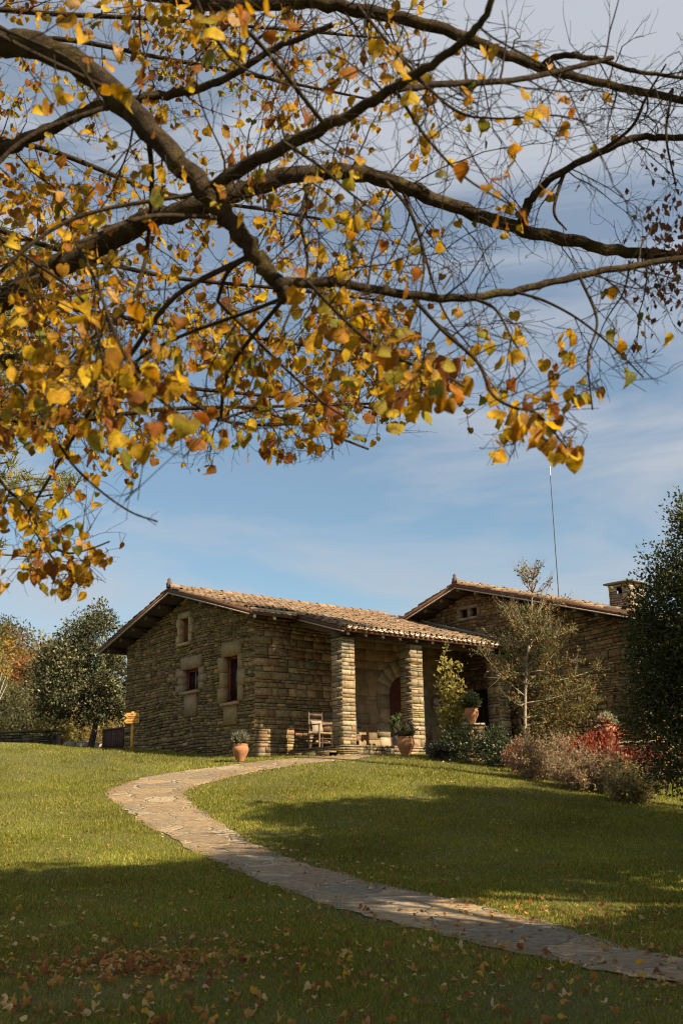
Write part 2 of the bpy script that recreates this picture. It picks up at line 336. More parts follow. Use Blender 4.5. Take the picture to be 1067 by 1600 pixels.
# ------------------------------------------------------------------ stone masonry
PAL_W = [(.205, .140, .060, 3), (.23, .155, .066, 3), (.175, .130, .064, 2.5), (.265, .170, .068, 1.4), (.21, .125, .058, .5), (.152, .112, .058, 2), (.27, .195, .10, .4)]
PAL_P = [(.275, .205, .115, 3), (.315, .24, .14, 2), (.24, .175, .095, 2), (.29, .185, .085, .8), (.225, .18, .115, 1)]
MORT = (.040, .027, .012)
def masonry(mb, O, A, Nn, L, top, bot=0.0, holes=(), hr=(.055, .14), lr=(.14, .55), pal=PAL_W, prot=(.014, .04), seed=1, wav=.025, quoin=(1, 1), breaks=(), jit=.006, cvar=.2, gap=1.0):
    rg = np.random.RandomState(seed)
    topf = top if callable(top) else (lambda s: top)
    botf = bot if callable(bot) else (lambda s: bot)
    # mortar bed with the openings left out
    S = sorted(set([0, L] + [h[0] for h in holes] + [h[1] for h in holes] + list(breaks)))
    for s0, s1 in zip(S[:-1], S[1:]):
        mid = (s0 + s1) / 2; hs = sorted([(h[2], h[3]) for h in holes if h[0] < mid < h[1]])
        zs = [(botf(s0), botf(s1))]
        for a, b2 in hs: zs += [(a, a), (b2, b2)]
        zs.append((topf(s0), topf(s1)))
        for k in range(0, len(zs), 2):
            a, b2 = zs[k], zs[k + 1]
            mb.add([O + A * s0 + UZ * a[0], O + A * s1 + UZ * a[1], O + A * s1 + UZ * b2[1], O + A * s0 + UZ * b2[0]], [[0, 1, 2, 3]], MORT)
    zmax = max(topf(s) for s in np.linspace(0, L, 41)); z = min(botf(s) for s in np.linspace(0, L, 21))
    ph = rg.uniform(0, 6, 3); row = 0; VV = []; CC = []
    while z < zmax:
        h = rg.uniform(*hr) if rg.rand() > .12 else hr[1] * 1.35
        segs = [(0, L)]
        for h0, h1, a, b2 in holes:
            if z + h > a + .01 and z < b2 - .01:
                ns = []
                for p, q in segs:
                    if h1 <= p or h0 >= q: ns.append((p, q)); continue
                    if h0 > p: ns.append((p, h0))
                    if h1 < q: ns.append((h1, q))
                segs = ns
        for p, q in segs:
            s = p
            while s < q - .02:
                l = rg.uniform(*lr) * (.6 + h / hr[1] * .5)
                if (s == 0 and quoin[0]) : l = max(l, .26 + .2 * (row % 2))
                e = s + l
                if q - e < lr[0] * .8: e = q
                hh = h
                if rg.rand() < .08: hh = h * .55
                w0 = wav * math.sin(s * 1.1 + ph[0] + z * 2) + wav * .5 * math.sin(s * 3.1 + ph[1]); w1 = wav * math.sin(e * 1.1 + ph[0] + z * 2) + wav * .5 * math.sin(e * 3.1 + ph[1])
                pieces = [(0, hh)] + ([(hh, h)] if hh < h else [])
                for za, zb in pieces:
                    b0 = max(z + za + w0, botf(s)); b1 = max(z + za + w1, botf(e)); t0 = min(z + zb + w0, topf(s)); t1 = min(z + zb + w1, topf(e))
                    if t0 - b0 < .02 or t1 - b1 < .02: continue
                    g = rg.uniform(.004, .013) * gap; gv = rg.uniform(.003, .010) * gap; d = rg.uniform(*prot); ins = min(.005, (zb - za) * .1); j = rg.normal(0, jit, (4, 2)); dd = d + rg.normal(0, jit * .7, 4)
                    q4 = np.array([(s + g, b0 + gv), (e - g, b1 + gv), (e - g, t1 - gv), (s + g, t0 - gv)])
                    if s == 0: q4[[0, 3], 0] = -prot[0] if quoin[0] else 0
                    if e == L: q4[[1, 2], 0] = L + (prot[0] if quoin[1] else 0)
                    f4 = q4 + np.array([(ins, ins), (-ins, ins), (-ins, -ins), (ins, -ins)]) + j
                    V = [O + A * a + UZ * c for a, c in q4] + [O + A * a + UZ * c + Nn * x for (a, c), x in zip(f4, dd)]
                    VV.append(V); CC.append(pick(rg, pal, 1, cvar)[0])
                s = e
        z += h; row += 1
    if VV:
        n = len(VV); F = np.array([(4, 5, 6, 7), (0, 1, 5, 4), (1, 2, 6, 5), (2, 3, 7, 6), (3, 0, 4, 7)])
        mb.add(np.array(VV).reshape(-1, 3), (np.arange(n)[:, None, None] * 8 + F[None]).reshape(-1, 4), np.repeat(np.array(CC), 8, 0))

def stone_pillar(name, O, A, Bv, w, z0, z1, mat, parent, pal=PAL_P, hr=(.07, .16), lr=(.12, .32), seed=1):
    mb = MB(); c0 = O + UZ * z0; H = z1 - z0
    masonry(mb, c0, A, -Bv, w, H, 0, pal=pal, hr=hr, lr=lr, seed=seed, wav=.004, prot=(.012, .019), jit=.004)
    masonry(mb, c0 + Bv * w, -Bv, -A, w, H, 0, pal=pal, hr=hr, lr=lr, seed=seed + 1, wav=.004, prot=(.012, .019), jit=.004)
    masonry(mb, c0 + A * w, Bv, A, w, H, 0, pal=pal, hr=hr, lr=lr, seed=seed + 2, wav=.004, prot=(.012, .019), jit=.004)
    masonry(mb, c0 + A * w + Bv * w, -A, Bv, w, H, 0, pal=pal, hr=hr, lr=lr, seed=seed + 3, wav=.004, prot=(.012, .019), jit=.004)
    return mb.build(name, mat, parent)

# ------------------------------------------------------------------ canal-tile roof
PAL_T = [(.205, .135, .078, 3), (.24, .160, .098, 2), (.175, .112, .065, 2.2), (.14, .10, .064, 1.4), (.215, .125, .066, 1), (.115, .088, .06, .8)]
def tile_slope(mb, u0, u1, vtop, ztop, vbot, zbot, seed, skip=None, pitch=.215, row=.37):
    """convex cover tiles over concave channel tiles from the ridge (vtop) down to the eave (vbot)"""
    rg = np.random.RandomState(seed); a0 = G(0, vtop, ztop); sl = np.array([vbot - vtop, zbot - ztop]); Ls = np.linalg.norm(sl); sl /= Ls
    S = DG * sl[0] + UZ * sl[1]; Nn = np.cross(DL, S); Nn = Nn if Nn[2] > 0 else -Nn
    nc = int((u1 - u0) / pitch); nr = int(Ls / row) + 1; pitch = (u1 - u0) / nc
    ang = np.linspace(0, math.pi, 7)
    Vs, Cs = [], []
    for ch in (0, 1):
        for c in range(nc + (1 - ch)):
            u = u0 + (c + (.5 if ch else 0)) * pitch
            if not ch and c in (0, nc): u += .03 if c == 0 else -.03
            for r in range(nr):
                e = Ls - r * row; st = e - row * 1.22
                if e < .1: continue
                st = max(st, 0)
                vv = vtop + sl[0] * e
                if skip and skip(u, vv): continue
                ra, rb = (.088, .072) if not ch else (.085, .075)
                lift = (.045, .02) if not ch else (.075, .055)
                jj = rg.normal(0, .008, 4); cu = u + jj[0]; yaw = rg.normal(0, .025)
                rings = []
                for tt, rad, lf in ((e + jj[2], ra, lift[0]), (st, rb, lift[1])):
                    for rr in (rad, rad - (.034 if (r == 0 and ch) else .016)):
                        if ch: off = DL[None] * (np.cos(ang) * rr)[:, None] + Nn[None] * (lf + jj[1] - np.sin(ang) * rr * .75)[:, None]
                        else: off = DL[None] * (np.cos(ang) * rr)[:, None] + Nn[None] * (lf + jj[1] + np.sin(ang) * rr)[:, None]
                        rings.append(a0 + DL * (cu + yaw * (tt - e)) + S * tt + off)
                Vs.append(np.concatenate(rings)); col = pick(rg, PAL_T, 1, .12)[0]
                cc = np.tile(col, (28, 1)); 
                if r == 0 and ch: cc[:14] = (.72, .62, .47)
                Cs.append(cc)
    F = []
    for k in range(6):
        F += [(0 + k, 1 + k, 15 + k, 14 + k), (7 + k, 21 + k, 22 + k, 8 + k), (0 + k, 7 + k, 8 + k, 1 + k)]
    F = np.array(F); n = len(Vs)
    mb.add(np.concatenate(Vs), (np.arange(n)[:, None, None] * 28 + F[None]).reshape(-1, 4), np.concatenate(Cs))
def ridge_tiles(mb, u0, u1, v, z, seed):
    rg = np.random.RandomState(seed); ang = np.linspace(-.15, math.pi + .15, 9); u = u0
    while u < u1:
        l = .47; col = pick(rg, PAL_T[:3], 1, .1)[0] * 1.12; rings = []; jz = rg.normal(0, .008)
        for uu, r in ((u, .135), (u + l, .11)):
            for q in (r, r - .02): rings.append(np.array([G(uu, v + math.cos(t) * q, z + math.sin(t) * q * .95 + jz) for t in ang]))
        V = np.concatenate(rings); F = []
        for k in range(8): F += [(k, k + 1, 19 + k, 18 + k), (9 + k, 27 + k, 28 + k, 10 + k), (k, 9 + k, 10 + k, k + 1)]
        mb.add(V, F, col); u += .40
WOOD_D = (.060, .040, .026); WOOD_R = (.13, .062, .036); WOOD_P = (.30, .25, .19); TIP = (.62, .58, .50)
def roof_board(mb, u0, u1, v0, z0, v1, z1, th, col):
    """sloping slab whose underside runs from (v0,z0) to (v1,z1)"""
    frame_box(mb, G(u0, v0, z0), DL * (u1 - u0), DG * (v1 - v0) + UZ * (z1 - z0), UZ * th, col)
def zr(v): return 3.43 + .300 * v                # underside of the first house's front roof slope
AP = 6.3; ZAP = zr(AP)                           # ridge of the first house
def zb(v): return ZAP - .300 * (v - AP)

# ================================================================== FIRST HOUSE (with the porch)
H1 = thing('stone_house', 'rubble stone house with porch, tiled roof and three windows in its gable', 'house', G(-1.2, 2.5, 0))
VW, VB, UL, UR = 2.5, 10.1, -1.2, 7.2
# gable wall, s runs from the back-left corner to the front corner
hg = [(VB - 4.03, VB - 3.29, 1.70, 3.07), (VB - 6.36, VB - 5.44, 2.24, 2.93), (VB - 6.60, VB - 6.08, 3.80, 4.60)]
sur = [(VB - 4.42, VB - 2.98, 1.64, 3.50), (VB - 6.85, VB - 5.0, 2.16, 3.33), (VB - 6.85, VB - 5.86, 3.68, 4.78)]
mb = MB()
masonry(mb, G(UL, VB, 0), -DG, -DL, VB - VW, lambda s: (zb(VB - s) if VB - s > AP else zr(VB - s)) - .05, lambda s: .66 - .66 * s / (VB - VW), holes=hg, seed=11, breaks=[VB - AP], hr=(.05, .115), lr=(.11, .36), wav=.03, jit=.009)
mb.build('wall', M_stone, H1)
mb = MB()   # long front wall; smoother, bigger blocks inside the porch
masonry(mb, G(UL, VW, 0), DL, -DG, 3.4, zr(VW) - .05, 0, seed=12, hr=(.07, .17), lr=(.16, .5), wav=.012, quoin=(1, 0), pal=[(.24, .17, .085, 3), (.265, .185, .092, 3), (.20, .155, .085, 2), (.29, .19, .09, 1.2), (.22, .125, .068, .5)])
mb.build('wall', M_stone, H1)
mb = MB(); PAL_S = [(.27, .19, .10, 3), (.285, .20, .108, 2), (.255, .18, .095, 2)]
masonry(mb, G(UL + 3.4, VW, 0), DL, -DG, UR - UL - 3.4, zr(VW) - .05, .3, holes=[(4.0 - 2.2, 5.2 - 2.2, .3, 2.7)], seed=13, hr=(.26, .36), lr=(.4, .9), wav=.004, pal=PAL_S, prot=(.005, .008), quoin=(0, 0), jit=.002, cvar=.06, gap=.5)
mb.build('wall', M_ashlar, H1)
mb = MB()   # rear wall
mb.add([G(UL, VB, -1), G(UR, VB, -1), G(UR, VB, zb(VB)), G(UL, VB, zb(VB))], [[0, 1, 2, 3]], (.2, .16, .1)); mb.build('wall', M_stone, H1)

def gable_window(u, v0, v1, z0, z1, out, label, mull, parent, stonecol, lint, jamb, sillz, shutter=False, apron=None, seed=3):
    """window in a wall whose outward normal is -DL; v0 > v1"""
    rg = np.random.RandomState(seed)
    w = MB(); d = .12
    fr = (.24, .05, .03)
    for a, b2, c, e in ((v0, v0 - .07, z0, z1), (v1 + .07, v1, z0, z1), (v0 - .07, v1 + .07, z0, z0 + .07), (v0 - .07, v1 + .07, z1 - .07, z1)):
        hbox(w, u + d, u + d + .06, b2, a, c, e, fr)
    if mull: hbox(w, u + d + .01, u + d + .05, (v0 + v1) / 2 - .02, (v0 + v1) / 2 + .02, z0 + .07, z1 - .07, (.22, .16, .12))
    wo_ = w.build('window', M_wood, parent)
    if label: wo_['label'] = label
    g = MB()
    if shutter:
        n = 5
        for k in range(n):
            a = v0 - .07 - (v0 - v1 - .14) * k / n; b2 = v0 - .07 - (v0 - v1 - .14) * (k + 1) / n + .008
            hbox(g, u + d + .02, u + d + .045, b2, a, z0 + .07, z1 - .07, (.10, .065, .042))
        g.build('shutter', M_wood, wo_)
    else:
        hbox(g, u + d + .025, u + d + .032, v1 + .07, v0 - .07, z0 + .07, z1 - .07, (.02, .02, .02)); g.build('pane', M_glass, wo_)
    s = MB(); P = .075
    c = lambda: np.array(stonecol) * (1 + rg.normal(0, .08))
    # jambs as alternating long and short blocks, lintel on top; the blocks reach back to form the reveals
    nb = 3; hz = (z1 - z0) / nb
    for side in (0, 1):
        for k in range(nb):
            wd = jamb * (1.0 if (k + side) % 2 == 0 else .66)
            a0, a1 = (v0, v0 + wd) if side == 0 else (v1 - wd, v1)
            hbox(s, u - P + rg.uniform(0, .008), u + d + .08, a0, a1, z0 + hz * k + .004, z0 + hz * (k + 1) - .004, c())
    hbox(s, u - P - .004, u + d + .08, v1 - .12, v0 + .12, z1 + .003, z1 + lint, c())
    if apron: hbox(s, u - P + .01, u, apron[0], apron[1], apron[2], z0 - .09, c())
    s.build('surround', M_ashlar, wo_)
    s = MB(); hbox(s, u - P - .05, u + d + .02, v1 - .06, v0 + .12, z0 - .085, z0 - .004, np.array(stonecol) * 1.15); s.build('sill', M_ashlar, wo_)
SC1 = (.27, .205, .125)
gable_window(UL, 4.03, 3.29, 1.70, 3.07, 0, 'tall narrow window with dark red frame near the house corner', False, H1, (.29, .205, .10), .42, .34, 0, apron=(3.35, 4.02, 1.05), seed=3)
gable_window(UL, 6.36, 5.44, 2.24, 2.93, 0, 'small two-light window under a large stone lintel', True, H1, (.27, .19, .11), .38, .42, 0, apron=(5.55, 6.25, 1.45), seed=4)
gable_window(UL, 6.60, 6.08, 3.80, 4.60, 0, 'little attic window closed by a wooden shutter', False, H1, (.37, .28, .145), .18, .22, 0, shutter=True, seed=5)

# roof of the first house
UO, UE, VE, VP = -1.85, 7.2, 1.85, -.28          # gable overhang, end against second house, main eave, porch eave
PU = -.15                                       # where the porch roof begins
rt = MB(); T0 = .14
def skip1(u, v): return v < VE and u < PU
tile_slope(rt, UO, UE, AP, ZAP + T0, VP - .1, zr(VP - .1) + T0, 21, skip=skip1)
tile_slope(rt, UO, UE, AP, ZAP + T0, 11.0, zb(11.0) + T0, 22)
R1 = rt.build('roof', M_tile, H1)
mb = MB(); ridge_tiles(mb, UO - .05, UE, AP, ZAP + T0 + .06, 23); mb.build('ridge_tiles', M_tile, R1)
mb = MB()   # short upright tile standing at the gable end of the ridge
lathe(mb, G(UO - .02, AP, ZAP + .2), [(.07, 0), (.10, .12), (.05, .2), (.06, .26), (.0, .33)], 8, (.12, .08, .06)); mb.build('finial', M_tile, R1)
mb = MB()
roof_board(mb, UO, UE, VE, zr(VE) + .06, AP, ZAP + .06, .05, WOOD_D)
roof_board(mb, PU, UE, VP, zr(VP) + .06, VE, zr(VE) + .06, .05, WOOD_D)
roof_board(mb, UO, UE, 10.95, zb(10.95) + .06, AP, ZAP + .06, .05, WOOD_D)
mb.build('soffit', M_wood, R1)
mb = MB()   # verge boards and eave boards
for (a, za, b2, zb2, uu) in ((VE - .02, zr(VE), AP, ZAP, UO - .035), (10.97, zb(10.97), AP, ZAP, UO - .035), (VP - .02, zr(VP), VE - .1, zr(VE - .1), PU - .035)):
    roof_board(mb, uu, uu + .035, a, za + .045, b2, zb2 + .045, .12, WOOD_R)
    roof_board(mb, uu - .02, uu + .03, a, za, b2, zb2, .042, WOOD_P)
hbox(mb, UO, PU, VE - .05, VE - .01, zr(VE) + .02, zr(VE) + .13, WOOD_R)
hbox(mb, PU, UE - .05, VP - .05, VP - .01, zr(VP) + .02, zr(VP) + .12, WOOD_R)
rg = np.random.RandomState(9)   # bedded flat tiles showing as small light bricks under the eave tiles
for (a, b2, v) in ((UO + .1, PU, VE), (PU + .05, UE - .1, VP)):
    u = a
    while u < b2:
        hbox(mb, u, u + .12, v - .11, v - .045, zr(v) + .10 + rg.normal(0, .003), zr(v) + .135, pick(rg, [(.45, .27, .16), (.5, .36, .25)], 1)[0]); u += .20
hbox(mb, UO + .03, PU - .03, VE - .055, VE + .02, zr(VE) + .136, zr(VE) + .215, (.34, .26, .17)); hbox(mb, PU + .03, UE - .1, VP - .055, VP + .02, zr(VP) + .136, zr(VP) + .215, (.34, .26, .17))
mb.build('fascia', M_wood, R1)
def rafter(u, v0, v1, zf, parent):
    m_ = MB(); w, h = .10, .13
    V0 = G(u - w / 2, v0, zf(v0) - h + .06)
    frame_box(m_, V0, DL * w, DG * (v1 - v0) + UZ * (zf(v1) - zf(v0)), UZ * h, (.09, .06, .04))
    frame_box(m_, V0 - DG * .012 + DL * .004 + UZ * .004, DL * (w - .008), DG * .012, UZ * (h - .008), TIP)
    m_.build('rafter', M_wood, parent)
for u in (-1.68, -.98): rafter(u, VE - .06 + .05, VW, zr, H1)
for u in np.arange(.06, 7.0, .655): rafter(u, VP + .06, VW, zr, H1)
def purlin(u0, u1, v, z, parent, s=.15):
    m_ = MB(); hbox(m_, u0, u1, v - s / 2, v + s / 2, z - s, z, WOOD_D)
    hbox(m_, u0 - .012, u0, v - s / 2 + .004, v + s / 2 - .004, z - s + .004, z - .004, (.16, .12, .085)); m_.build('purlin', M_wood, parent)
for k in range(6):
    v = AP + .0 + k * .84
    purlin(UO + .12, UL + .1, v, zb(v) + .055, H1)
    if k: purlin(UO + .12, UL + .1, AP - k * .84, zr(AP - k * .84) + .055, H1)
# porch: floor, step, pillars, beams
mb = MB(); FZ = .30
masonry(mb, G(0, -.03, -.25), DL, -DG, 7.0, FZ + .2, 0, seed=31, hr=(.07, .13), lr=(.25, .7), pal=PAL_P, wav=.006)
masonry(mb, G(0, 2.5, -.25), -DG, -DL, 2.53, FZ + .2, 0, seed=32, hr=(.07, .13), lr=(.25, .6), pal=PAL_W, wav=.006)
rg = np.random.RandomState(33)
for k in range(14):
    hbox(mb, .0 + k * .5 - .02, k * .5 + .475, -.07, .33, FZ - .05, FZ + rg.uniform(-.004, .004), pick(rg, PAL_P, 1)[0])
    hbox(mb, .03 + k * .5, k * .5 + .49, .34, 2.5, FZ - .05, FZ - .006, (.25, .17, .11))
mb.build('porch_floor', M_stone, H1)
mb = MB()
masonry(mb, G(-.36, 2.5, -.2), -DG, -DL, 2.3, .33, 0, seed=34, hr=(.06, .1), lr=(.25, .6), wav=.006)
for k in range(4): hbox(mb, -.39, .0, .22 + k * .57, .22 + k * .57 + .55, .10, .145 + .004 * (k % 2), pick(rg, PAL_W, 1)[0])
mb.build('step', M_stone, H1)
for k, (u0, w) in enumerate(((.0, .44), (2.62, .45), (6.36, .46))):
    stone_pillar('pillar', G(u0, .0, 0), DL, DG, w, FZ + .005, zr(.2) - .22, M_stone, H1, seed=40 + 5 * k)
mb = MB(); hbox(mb, -.12, UR, .1, .34, zr(.2) - .215, zr(.2) + .0, (.10, .068, .045)); mb.build('beam', M_wood, H1)
mb = MB(); roof_board(mb, .08, .3, .34, zr(.34) - .17, VW, zr(VW) - .17, .2, (.12, .085, .06)); mb.build('beam', M_wood, H1)
# arched door with voussoirs
dc, dr, sp_ = 4.58, .62, 2.08
dm = MB(); ang = np.linspace(0, math.pi, 17)
prof = [(dc + dr, FZ)] + [(dc + dr * math.cos(t), sp_ + dr * math.sin(t)) for t in ang] + [(dc - dr, FZ)]
nP = len(prof)
Vd = [G(u, VW + .12, z) for u, z in prof] + [G(u, VW + .17, z) for u, z in prof]
dm.add(Vd, [[i, (i + 1) % nP, nP + (i + 1) % nP, nP + i] for i in range(nP)], (.085, .03, .018)); dm.add(Vd[:nP], [list(range(nP))], (.085, .03, .018))
st = dm
for k in range(7):
    uu = dc - dr + .1 + k * .17
    for zz in np.arange(FZ + .2, sp_ + .3, .24): lathe(st, G(uu, VW + .112, zz), [(.0, -.015), (.015, 0), (0, .015)], 6, (.03, .025, .02))
DO = dm.build('door', M_wood, H1)
hd = MB(); tube(hd, [G(dc - .35, VW + .10, 1.2), G(dc - .35, VW + .06, 1.26), G(dc - .35, VW + .06, 1.42), G(dc - .35, VW + .10, 1.48)], .014, 6, (.02, .02, .02)); hd.build('handle', M_metal, DO)
vo = MB(); rg = np.random.RandomState(51)
for k in range(9):
    t0, t1 = math.pi * k / 9 + .008, math.pi * (k + 1) / 9 - .008; ro = dr + .52 + rg.uniform(-.03, .03); q = []
    for d in (-.045, .13):
        for r, t in ((dr, t0), (ro, t0), (ro, t1), (dr, t1)): q.append(G(dc + r * math.cos(t), VW + d, sp_ + r * math.sin(t)))
    vo.add(q, BOXF, pick(rg, [(.33, .25, .15)], 1, .08)[0])
for sgn in (-1, 1):
    for k in range(4):
        z0_, z1_ = FZ + (sp_ - FZ) * k / 4, FZ + (sp_ - FZ) * (k + 1) / 4; wd = .52 if k % 2 else .4
        a, b2 = sorted((dc + sgn * dr, dc + sgn * (dr + wd))); hbox(vo, a, b2, VW - .045, VW + .13, z0_ + .005, z1_ - .005, pick(rg, [(.33, .25, .15)], 1, .08)[0])
vo.build('door_surround', M_ashlar, DO)

# ================================================================== SECOND HOUSE
UG, AP2, ZAP2, SL2 = 7.2, 1.8, 5.68, .294
VL2, VR2 = 8.4, -4.7
def z2(v): return ZAP2 - SL2 * abs(v - AP2)
H2 = thing('stone_house', 'taller stone house behind, its gable rising over the porch roof, chimney at right', 'house', G(UG, -4.7, 0))
mb = MB()
masonry(mb, G(UG, VL2, 0), -DG, -DL, VL2 - VR2, lambda s: z2(VL2 - s) - .05, -1.6, holes=[(VL2 - 2.28, VL2 - 1.98, 4.78, 5.08), (VL2 - 1.80, VL2 - 1.50, 4.78, 5.08), (VL2 - 1.95, VL2 - 1.0, FZ, 2.3)], seed=61, breaks=[VL2 - AP2], hr=(.07, .16), lr=(.14, .46), wav=.03, jit=.011,
        pal=[(.185, .12, .056, 3), (.21, .135, .062, 3), (.15, .108, .056, 2.5), (.24, .145, .064, 1.6), (.19, .105, .05, .7)])
mb.build('wall', M_stone, H2)
mb = MB(); masonry(mb, G(UG, VR2, 0), DL, -DG, 11, z2(VR2) - .05, -1.6, seed=62, wav=.02); mb.build('wall', M_stone, H2)
for vv in (2.28, 1.80):
    w = MB(); hbox(w, UG + .2, UG + .22, vv - .32, vv + .02, 4.7, 5.2, (.02, .017, .014))
    for k in range(3): hbox(w, UG + .12, UG + .14, vv - .08 - k * .08, vv - .06 - k * .08, 4.78, 5.08, (.035, .028, .022))
    wo_ = w.build('window', M_wood, H2)
    s = MB()
    hbox(s, UG - .06, UG + .2, vv, vv + .13, 4.76, 5.1, (.25, .18, .11)); hbox(s, UG - .06, UG + .2, vv - .43, vv - .302, 4.76, 5.1, (.24, .175, .11)) if vv < 2 else None
    hbox(s, UG - .064, UG + .2, vv - .38, vv + .1, 5.083, 5.2, (.25, .18, .11)); s.build('surround', M_ashlar, wo_)
    s = MB(); hbox(s, UG - .11, UG + .15, vv - .36, vv + .1, 4.7, 4.777, (.33, .25, .16)); s.build('sill', M_ashlar, wo_)
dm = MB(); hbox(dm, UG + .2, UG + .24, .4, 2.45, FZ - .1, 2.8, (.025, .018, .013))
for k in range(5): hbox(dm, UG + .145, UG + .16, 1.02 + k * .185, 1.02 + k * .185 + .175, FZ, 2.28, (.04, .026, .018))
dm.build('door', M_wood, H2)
rt = MB(); UO2, UE2 = 6.5, 18.5
tile_slope(rt, UO2, UE2, AP2, ZAP2 + T0, -5.2, z2(-5.2) + T0, 63)
def skip2(u, v): return False
tile_slope(rt, UO2, UE2, AP2, ZAP2 + T0, 8.9, z2(8.9) + T0, 64)
R2_ = rt.build('roof', M_tile, H2)
mb = MB(); ridge_tiles(mb, UO2 - .05, UE2, AP2, ZAP2 + T0 + .06, 65); mb.build('ridge_tiles', M_tile, R2_)
mb = MB(); lathe(mb, G(UO2 - .02, AP2, ZAP2 + .2), [(.07, 0), (.10, .12), (.05, .2), (.06, .26), (.0, .33)], 8, (.12, .08, .06)); mb.build('finial', M_tile, R2_)
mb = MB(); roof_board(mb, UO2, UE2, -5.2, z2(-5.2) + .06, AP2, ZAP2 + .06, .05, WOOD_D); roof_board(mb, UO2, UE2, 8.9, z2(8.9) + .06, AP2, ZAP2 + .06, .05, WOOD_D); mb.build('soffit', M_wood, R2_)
mb = MB()
for v in (-5.22, 8.92):
    roof_board(mb, UO2 - .035, UO2, v, z2(v) + .045, AP2, ZAP2 + .045, .14, WOOD_R); roof_board(mb, UO2 - .055, UO2, v, z2(v), AP2, ZAP2, .042, WOOD_P)
mb.build('fascia', M_wood, R2_)
for k in range(-8, 9):
    v = AP2 + k * .8
    if v > 6 or v < -4.6: continue
    purlin(UO2 + .1, UG + .1, v, z2(v) + .055, H2)
# mortar flashing where the porch roof meets the second gable
mb = MB(); roof_board(mb, UG - .14, UG - .05, VP, zr(VP) + .24, 5.3, zr(5.3) + .24, .09, (.30, .23, .16)); mb.build('flashing', M_ashlar, H2)
# chimney
cb = at(973, 950, 30.5); cq = cb - P1; cu_, cv_ = cq @ DL, cq @ DG
cu_, cv_ = 7.75, -4.2
CH = MB(); zc0 = z2(cv_) - .1; zc1 = z2(cv_) + 1.12
def ch_side(O, A, Nn, L): masonry(CH, O, A, Nn, L, zc1 - zc0, 0, holes=[(L / 2 - .09, L / 2 + .09, zc1 - zc0 - .3, zc1 - zc0 - .12)], seed=66, hr=(.05, .1), lr=(.12, .3), wav=.004, pal=[(.27, .20, .13, 2), (.32, .24, .15, 2), (.22, .17, .12, 1)], prot=(.008, .025))
cw = .74
ch_side(G(cu_, cv_, zc0), DL, -DG, cw); ch_side(G(cu_, cv_ + cw, zc0), -DG, -DL, cw); ch_side(G(cu_ + cw, cv_, zc0), DG, DL, cw); ch_side(G(cu_ + cw, cv_ + cw, zc0), -DL, DG, cw)
CHO = CH.build('chimney', M_stone, R2_)
mb = MB(); hbox(mb, cu_ - .12, cu_ + cw + .12, cv_ - .12, cv_ + cw + .12, zc1 + .003, zc1 + .05, (.20, .17, .13))
c4 = [G(cu_ - .1, cv_ - .1, zc1 + .052), G(cu_ + cw + .1, cv_ - .1, zc1 + .052), G(cu_ + cw + .1, cv_ + cw + .1, zc1 + .052), G(cu_ - .1, cv_ + cw + .1, zc1 + .052), G(cu_ + cw / 2, cv_ + cw / 2, zc1 + .15)]
mb.add(c4, [[0, 1, 4], [1, 2, 4], [2, 3, 4], [3, 0, 4]], (.20, .17, .13)); mb.build('chimney_cap', M_ashlar, CHO)
# antenna mast on the roof
a0 = G(7.6, -1.35, z2(-1.35) + .2)
k_ = (872.5 - 533.5) / FPX; n_ = CR - k_ * FW
a0 = a0 - DG * ((a0 @ n_) / (DG @ n_)); dv = (a0 - P1) @ DG; a0[2] = P1[2] + z2(dv) + .16
atop = at(858.5, 733, a0[1] * 1.0)
AN = thing('antenna', 'thin metal antenna mast standing on the roof, leaning slightly left', 'antenna', a0)
mb = MB(); tube(mb, [a0, a0 * .25 + atop * .75 - 0 * UZ, atop], [.016, .013, .011], 6, (.06, .06, .065)); mb.build('mast', M_metal, AN)
mb = MB(); tube(mb, [atop - UZ * .22, atop + UZ * .1], [.022, .02], 6, (.6, .6, .6)); mb.build('tip', M_metal, AN)

